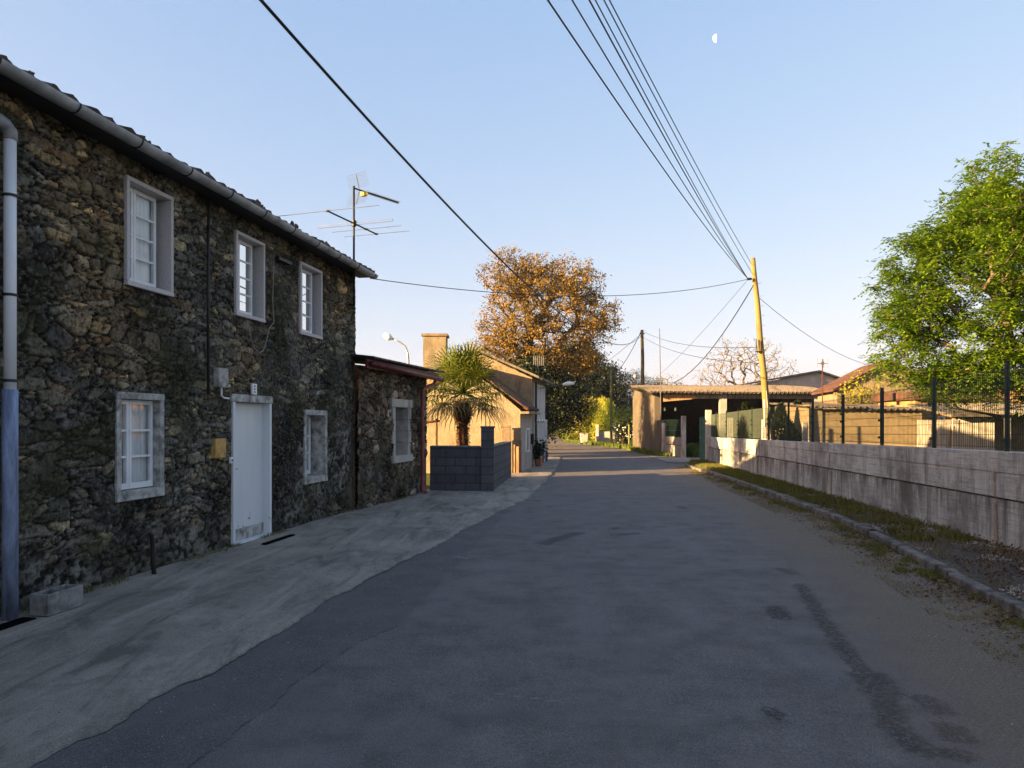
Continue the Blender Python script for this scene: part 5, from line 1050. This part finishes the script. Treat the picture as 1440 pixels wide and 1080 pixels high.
m=MB(); m.box((15.45,32.5,-.05),(24.5,34.6,3.55)); m.build('wall','ochre',oh); m=MB(); m.prism([(15.3,32.2,3.56),(15.3,33.55,3.98),(15.3,34.9,3.56)],(9.6,0,0)); m.build('roof','redtile',oh)
for x in (17.4,20.1,22.4):
    wi=thing('window',None,None); wi.parent=oh; wi.location=Vector((x,32.45,1.5))-oh.location; m=MB(); m.box((x,32.44,1.3),(x+.9,32.499,2.5)); m.build('frame','white',wi); m=MB(); m.box((x+.08,32.43,1.38),(x+.82,32.439,2.42)); m.build('pane','blind',wi)
gb=thing('grey_roofed_building','distant building with a wide low grey roof behind the shed','building',(19,52,0))
m=MB(); m.prism([(17.0,52,-.05),(17.0,52,4.35),(21.1,52,5.1),(23.5,52,4.3),(23.5,52,-.05)],(0,.3,0)); m.build('gable_wall','greystucco',gb)
m=MB(); m.prism([(16.7,51.7,4.33),(21.1,51.7,5.13),(21.1,51.7,5.24),(16.7,51.7,4.44)],(0,8,0)); m.prism([(23.8,51.7,4.23),(21.103,51.7,5.13),(21.103,51.7,5.24),(23.8,51.7,4.34)],(0,8,0)); m.build('roof','grytile',gb)
m=MB(); m.box((17.0,52.31,-.05),(17.3,59.5,4.3)); m.build('side_wall','greystucco',gb)
ra=thing('rooftop_antenna','small double sided aerial on a thin mast beside the red tiled barn','antenna',(XU(1157,29.6),29.6,2.0))
x=XU(1156.5,29.6); MB().tube([(x,29.6,0),(x,29.6,ZV(505,29.6))],.022,6).build('mast','rust',ra); m=MB(); z=ZV(511,29.6); m.tube([(x-.2,29.6,z),(x+.22,29.6,z)],.012,5)
for dx in (-.2,-.02,.04,.22): m.tube([(x+dx,29.6,z-.17),(x+dx,29.6,z+.2)],.008,4)
m.build('elements','alu',ra); m=MB(); m.box((x-.05,29.56,z-.06),(x+.05,29.64,z+.06)); m.build('dipole_box','alu',ra)
# ================================================================ WIRES
def wire(label,pts,r,mat='cable',name='overhead_wire',group='overhead wires'):
    o=MB().tube(pts,r,5).build(name,mat,at=tuple(pts[0]),smooth=True); return tag(o,label,'wire',group)
def cat(a,b,sag,n=36): a,b=Vector(a),Vector(b); return [a+(b-a)*(i/n)-Vector((0,0,4*sag*(i/n)*(1-i/n))) for i in range(n+1)]
def big(t): return Vector((-2.0+10.67*t,6+44*t,4.97-4.45*t+7.0*t*t+.18*math.sin(max(0,t)*math.pi)))
wire('thick black cable crossing overhead from the upper left down to the far dark pole',[big(t) for t in np.linspace(-.35,1,90)],.0155,name='overhead_cable')
PA=pt(6.05)+Vector((-.24,-.11,-.02))
for i,(u,yy,dz,r,lb,z0) in enumerate(((790,7.0,.25,.009,'leftmost of the thin wires fanning up from the bracket of the yellow pole',0),(819,7.4,.22,.008,'second from left of the wires fanning up from the yellow pole bracket',0),(840,7.8,.20,.009,'third from left of the wires fanning up from the yellow pole bracket',0),(846,7.8,.16,.007,'fourth from left of the wires fanning up from the yellow pole',0))):
    S=Vector((XU(u,yy),yy,ZV(0,yy))); dd=S-PA; far=PA+dd*1.35; wire(lb,cat(far,PA,dz),r)
for u,yy,dz,zp,lb in ((858,7.8,.16,6.2,'fifth wire from left running to the side of the yellow pole above its bracket'),(864,7.9,.13,6.50,'rightmost wire running overhead to near the top of the yellow pole')):
    S=Vector((XU(u,yy),yy,ZV(0,yy))); Q=pt(zp)+Vector((-.07,-.05,0)); wire(lb,cat(Q+(S-Q)*1.35,Q,dz),.007)
HE=F0(14.0,4.28,.26)
wire('thin wire sagging from the stone house gutter end across to the yellow pole',cat(HE,PA,.42),.008)
wire('thick drooping cable from the yellow pole down to the shed roof',cat(pt(5.85)+Vector((-.08,-.05,0)),Vector((8.5,40,3.72)),.55),.017)
wire('faint wire from the yellow pole bracket down toward the far shed corner',cat(PA,Vector((7.6,44,3.6)),.25),.006)
wire('thin wire from the right of the yellow pole down to the ochre house roof',cat(pt(5.45)+Vector((.09,-.03,0)),Vector((16.4,34,4.15)),.35),.008)
wire('upper thin wire from the dark pole toward the yellow pole',cat(P2T+Vector((.1,0,-.1)),pt(3.95)+Vector((-.1,0,0)),.35),.010)
wire('lower thin wire from the dark pole toward the yellow pole',cat(P2T+Vector((.1,0,-.5)),pt(3.45)+Vector((-.1,0,0)),.35),.010)
wire('short sagging cable between the dark pole and the slim mossy post',cat(P2T+Vector((-.1,0,-.15)),P3T+Vector((0,0,-.6)),.35),.022)
wire('thin wire leaving the slim mossy post to the left toward the trees',cat(P2T+Vector((-.1,0,-.3)),Vector((4.5,70,4.6)),.3),.014)
# ================================================================ MOON, GRASS, GRIT
mo=MB(); Rm=4.7; cx,cy,cz=XU(1007,1000),1000,ZV(54,1000); V=[];nn=14
for i in range(nn+1):
    th=math.pi*i/nn
    for j in range(nn+1):
        ph=-math.pi/2-math.pi*.5+math.pi*(.02+.46*j/nn)*1.0; V.append((cx+Rm*math.sin(th)*math.sin(ph+math.pi/2-.05)*1.0,cy-Rm*math.sin(th)*math.cos(ph+math.pi/2-.05),cz+Rm*1.15*math.cos(th)+.35*Rm*math.sin(th)*math.sin(ph)*0))
# only the sunlit part of the ball shows by day
ML=MB(); ML.add(V,[(i*(nn+1)+j,i*(nn+1)+j+1,(i+1)*(nn+1)+j+1,(i+1)*(nn+1)+j) for i in range(nn) for j in range(nn)])
mm=bpy.data.materials.new('moonlight'); mm.use_nodes=True; e=mm.node_tree.nodes['Principled BSDF']; e.inputs['Base Color'].default_value=(0,0,0,1); e.inputs['Emission Color'].default_value=(.80,.90,1,1); e.inputs['Emission Strength'].default_value=MOON; M['moon']=mm
o=ML.build('moon','moon',at=(cx,cy,cz),smooth=True); tag(o,'small pale daytime half moon high in the sky at right','moon',kind='structure')
def blades(name,P,H,W_,mat,label,rd=None):
    P=np.asarray(P,float); n=len(P); a=rng.random(n)*6.283; s=np.stack([np.cos(a),np.sin(a),0*a],1)*np.asarray(W_).reshape(-1,1)*.5; ln=rng.normal(0,.35,(n,2)); H=np.asarray(H).reshape(-1,1)
    tip=P+np.concatenate([ln*H,H],1); mid=P+np.concatenate([ln*H*.25,H*.6],1)
    V=np.stack([P-s,P+s,mid+s*.7,tip,mid-s*.7],1).reshape(-1,3); F=np.arange(5*n).reshape(-1,5); rv=np.repeat(rng.random(n) if rd is None else rd,5)
    o=from_arrays(name,V,F,mat,attrs={'rnd':rv}); return tag(o,label,'grass',kind='stuff')
def clumped(n,y0,y1,off0,off1,thr,sc_=1.6,seed=0,zb=.08,pw=1.0,den=None):
    y=y0+(y1-y0)*rng.random(n*4)**pw; t=rng.random(n*4); x=XRoad(y)+off0+(WX(y)-.03-XRoad(y)-off0 if off1 is None else (off1-off0))*t
    d=fbm(x*sc_+seed,y*sc_,4)+(0 if den is None else den(x,y)); k=d>thr; x,y=x[k][:n],y[k][:n]; return np.stack([x,y,np.full(len(x),zb)],1)
P=clumped(26000,9.5,30,.10,None,.49,3.4,den=lambda x,y:.13*np.clip((y-13)/8,-1,1)); blades('verge_grass',P,rng.uniform(.03,.12,len(P)),rng.uniform(.006,.012,len(P)),'grassl','grass tufts growing on the verge between kerb and concrete wall')
P=clumped(9000,3,26,.10,None,.52,2.3,9); blades('dry_grass',P,rng.uniform(.02,.08,len(P)),rng.uniform(.004,.008,len(P)),'dry','dry grass scattered on the stony verge')
P=clumped(9000,3,27,-.45,-.055,.60,3.2,5,.0,den=lambda x,y:.1*np.clip((x-XRoad(y)+.25)/.2,-1,1)); blades('kerb_weeds',P,rng.uniform(.012,.05,len(P)),rng.uniform(.005,.010,len(P)),'grassl','weeds and moss growing along the foot of the kerb')
P=clumped(14000,3,25,-.75,-.055,.50,2.1,15,.0); blades('kerb_straw',P,rng.uniform(.004,.02,len(P)),rng.uniform(.004,.009,len(P)),'dry','dry straw lying in the grit along the kerb')
# far verge, yard and field grass
y=36+34*rng.random(40000); x=XRoad(y)-.1+4.5*rng.random(40000)**1.4; k=~((x>7.3)&(y<47.2)&(y>38.5)); P=np.stack([x,y,0*x],1)[k]; blades('bank_grass',P,rng.uniform(.06,.28,len(P)),rng.uniform(.02,.04,len(P)),'hedge','bright rough grass on the bank around the far bend')
x=8+12*rng.random(60000); y=9+14.5*rng.random(60000); k=x>WX(y)+.3; P=np.stack([x,y,0*x-.03],1)[k]; blades('yard_grass',P,rng.uniform(.10,.55,len(P))*(.4+fbm(P[:,0],P[:,1],3)),rng.uniform(.012,.025,len(P)),'hedge','tall green weeds behind the wire fence')
g=np.random.default_rng(5); s=g.uniform(5.5,17.3,2600); s=s[fbm(s*1.5,s*0,3)>.5]; sp_=[]
for q in s:
    p=F0(q,.03,.03+abs(g.normal(0,.05))) if q<13.8 else F1(q,.03,.05+abs(g.normal(0,.05))); sp_.append(tuple(p))
blades('wall_foot_weeds',sp_,g.uniform(.01,.06,len(sp_)),g.uniform(.004,.008,len(sp_)),'grassl','tiny weeds at the foot of the stone walls')
# dead leaves and gravel
P=clumped(3200,4,15,.1,None,.46,1.4,21,.10); P[:,2]+=rng.uniform(0,.03,len(P)); o=leaves('dead_leaves',P,.04,.022,'deadleaf',direc=np.tile([1,.2,.1],(len(P),1)),spread=1.2); tag(o,'dead leaves and twigs lying on the stony verge','leaf litter',kind='stuff')
n=9000; y=3+22*rng.random(n)**1.2; x=XRoad(y)-.06-abs(rng.normal(0,.28,n)); k=fbm(x*2+4,y*2,4)>.46; P=np.stack([x,y,0*x+.004],1)[k]; o=leaves('road_litter',P,.035,.014,'dry',direc=np.stack([rng.normal(0,1,k.sum()),rng.normal(0,1,k.sum()),0*P[:,0]+.05],1),spread=.15); tag(o,'dry litter and plant scraps lying in the grit along the kerb','litter',kind='stuff')
n=5200; y=3+22*rng.random(n)**1.2; x=XRoad(y)-.05-abs(rng.normal(0,.22,n)); k=fbm(x*2+40,y*2,4)>.50; P=np.stack([x,y,0*x+.004],1)[k]; o=leaves('brown_litter',P,.04,.022,'deadleaf',direc=np.stack([rng.normal(0,1,k.sum()),rng.normal(0,1,k.sum()),0*P[:,0]+.08],1),spread=.2); tag(o,'brown leaf scraps scattered at the foot of the kerb','litter',kind='stuff')
def stones(name,P,Rr,mat,label):
    b_=np.array([(1,0,0),(0,1,0),(-1,0,0),(0,-1,0),(0,0,.7),(0,0,-.5)],float); f_=np.array([(0,1,4),(1,2,4),(2,3,4),(3,0,4),(1,0,5),(2,1,5),(3,2,5),(0,3,5)])
    n=len(P); V=np.asarray(P)[:,None,:]+b_[None]*np.asarray(Rr).reshape(-1,1,1)*rng.uniform(.6,1.3,(n,6,1)); F=(f_[None]+6*np.arange(n)[:,None,None]).reshape(-1,3); return tag(from_arrays(name,V.reshape(-1,3),F,mat),label,'gravel',kind='stuff')
P=clumped(9000,3.5,16,.1,None,.47,1.1,33,.085); stones('verge_gravel',P,rng.uniform(.005,.02,len(P)),'gravel','pale gravel on the verge under the concrete wall')
n=5200; y=3+14*rng.random(n)**1.3; x=XRoad(y)-.06-abs(rng.normal(0,.45,n)); P=np.stack([x,y,0*x+.002],1); stones('road_grit',P,rng.uniform(.003,.009,n),'gravel','loose grit along the edge of the asphalt')
n=900; y=3+12*rng.random(n); x=np.interp(y,ay,ax)+rng.normal(0,.5,n); P=np.stack([x,y,0*x+.035],1); stones('pavement_grit',P,rng.uniform(.003,.008,n),'gravel','loose grit on the worn concrete pavement')

# ================================================================ AIR
hz=MB().box((-950,-250,-3.3),(950,1350,44)).build('haze',M['dark'],at=(0,0,0)); hm=bpy.data.materials.new('thin air'); hm.use_nodes=True; hn=hm.node_tree; hn.nodes.clear(); ho=hn.nodes.new('ShaderNodeOutputMaterial'); hv=hn.nodes.new('ShaderNodeVolumePrincipled'); hv.inputs['Color'].default_value=(.86,.91,1,1); hv.inputs['Density'].default_value=HAZE; hv.inputs['Anisotropy'].default_value=.2; hn.links.new(hv.outputs[0],ho.inputs['Volume'])
hz.data.materials.clear(); hz.data.materials.append(hm); tag(hz,'thin pale air over the whole place','haze',kind='stuff')
if HAZE<=0: bpy.data.objects.remove(hz)
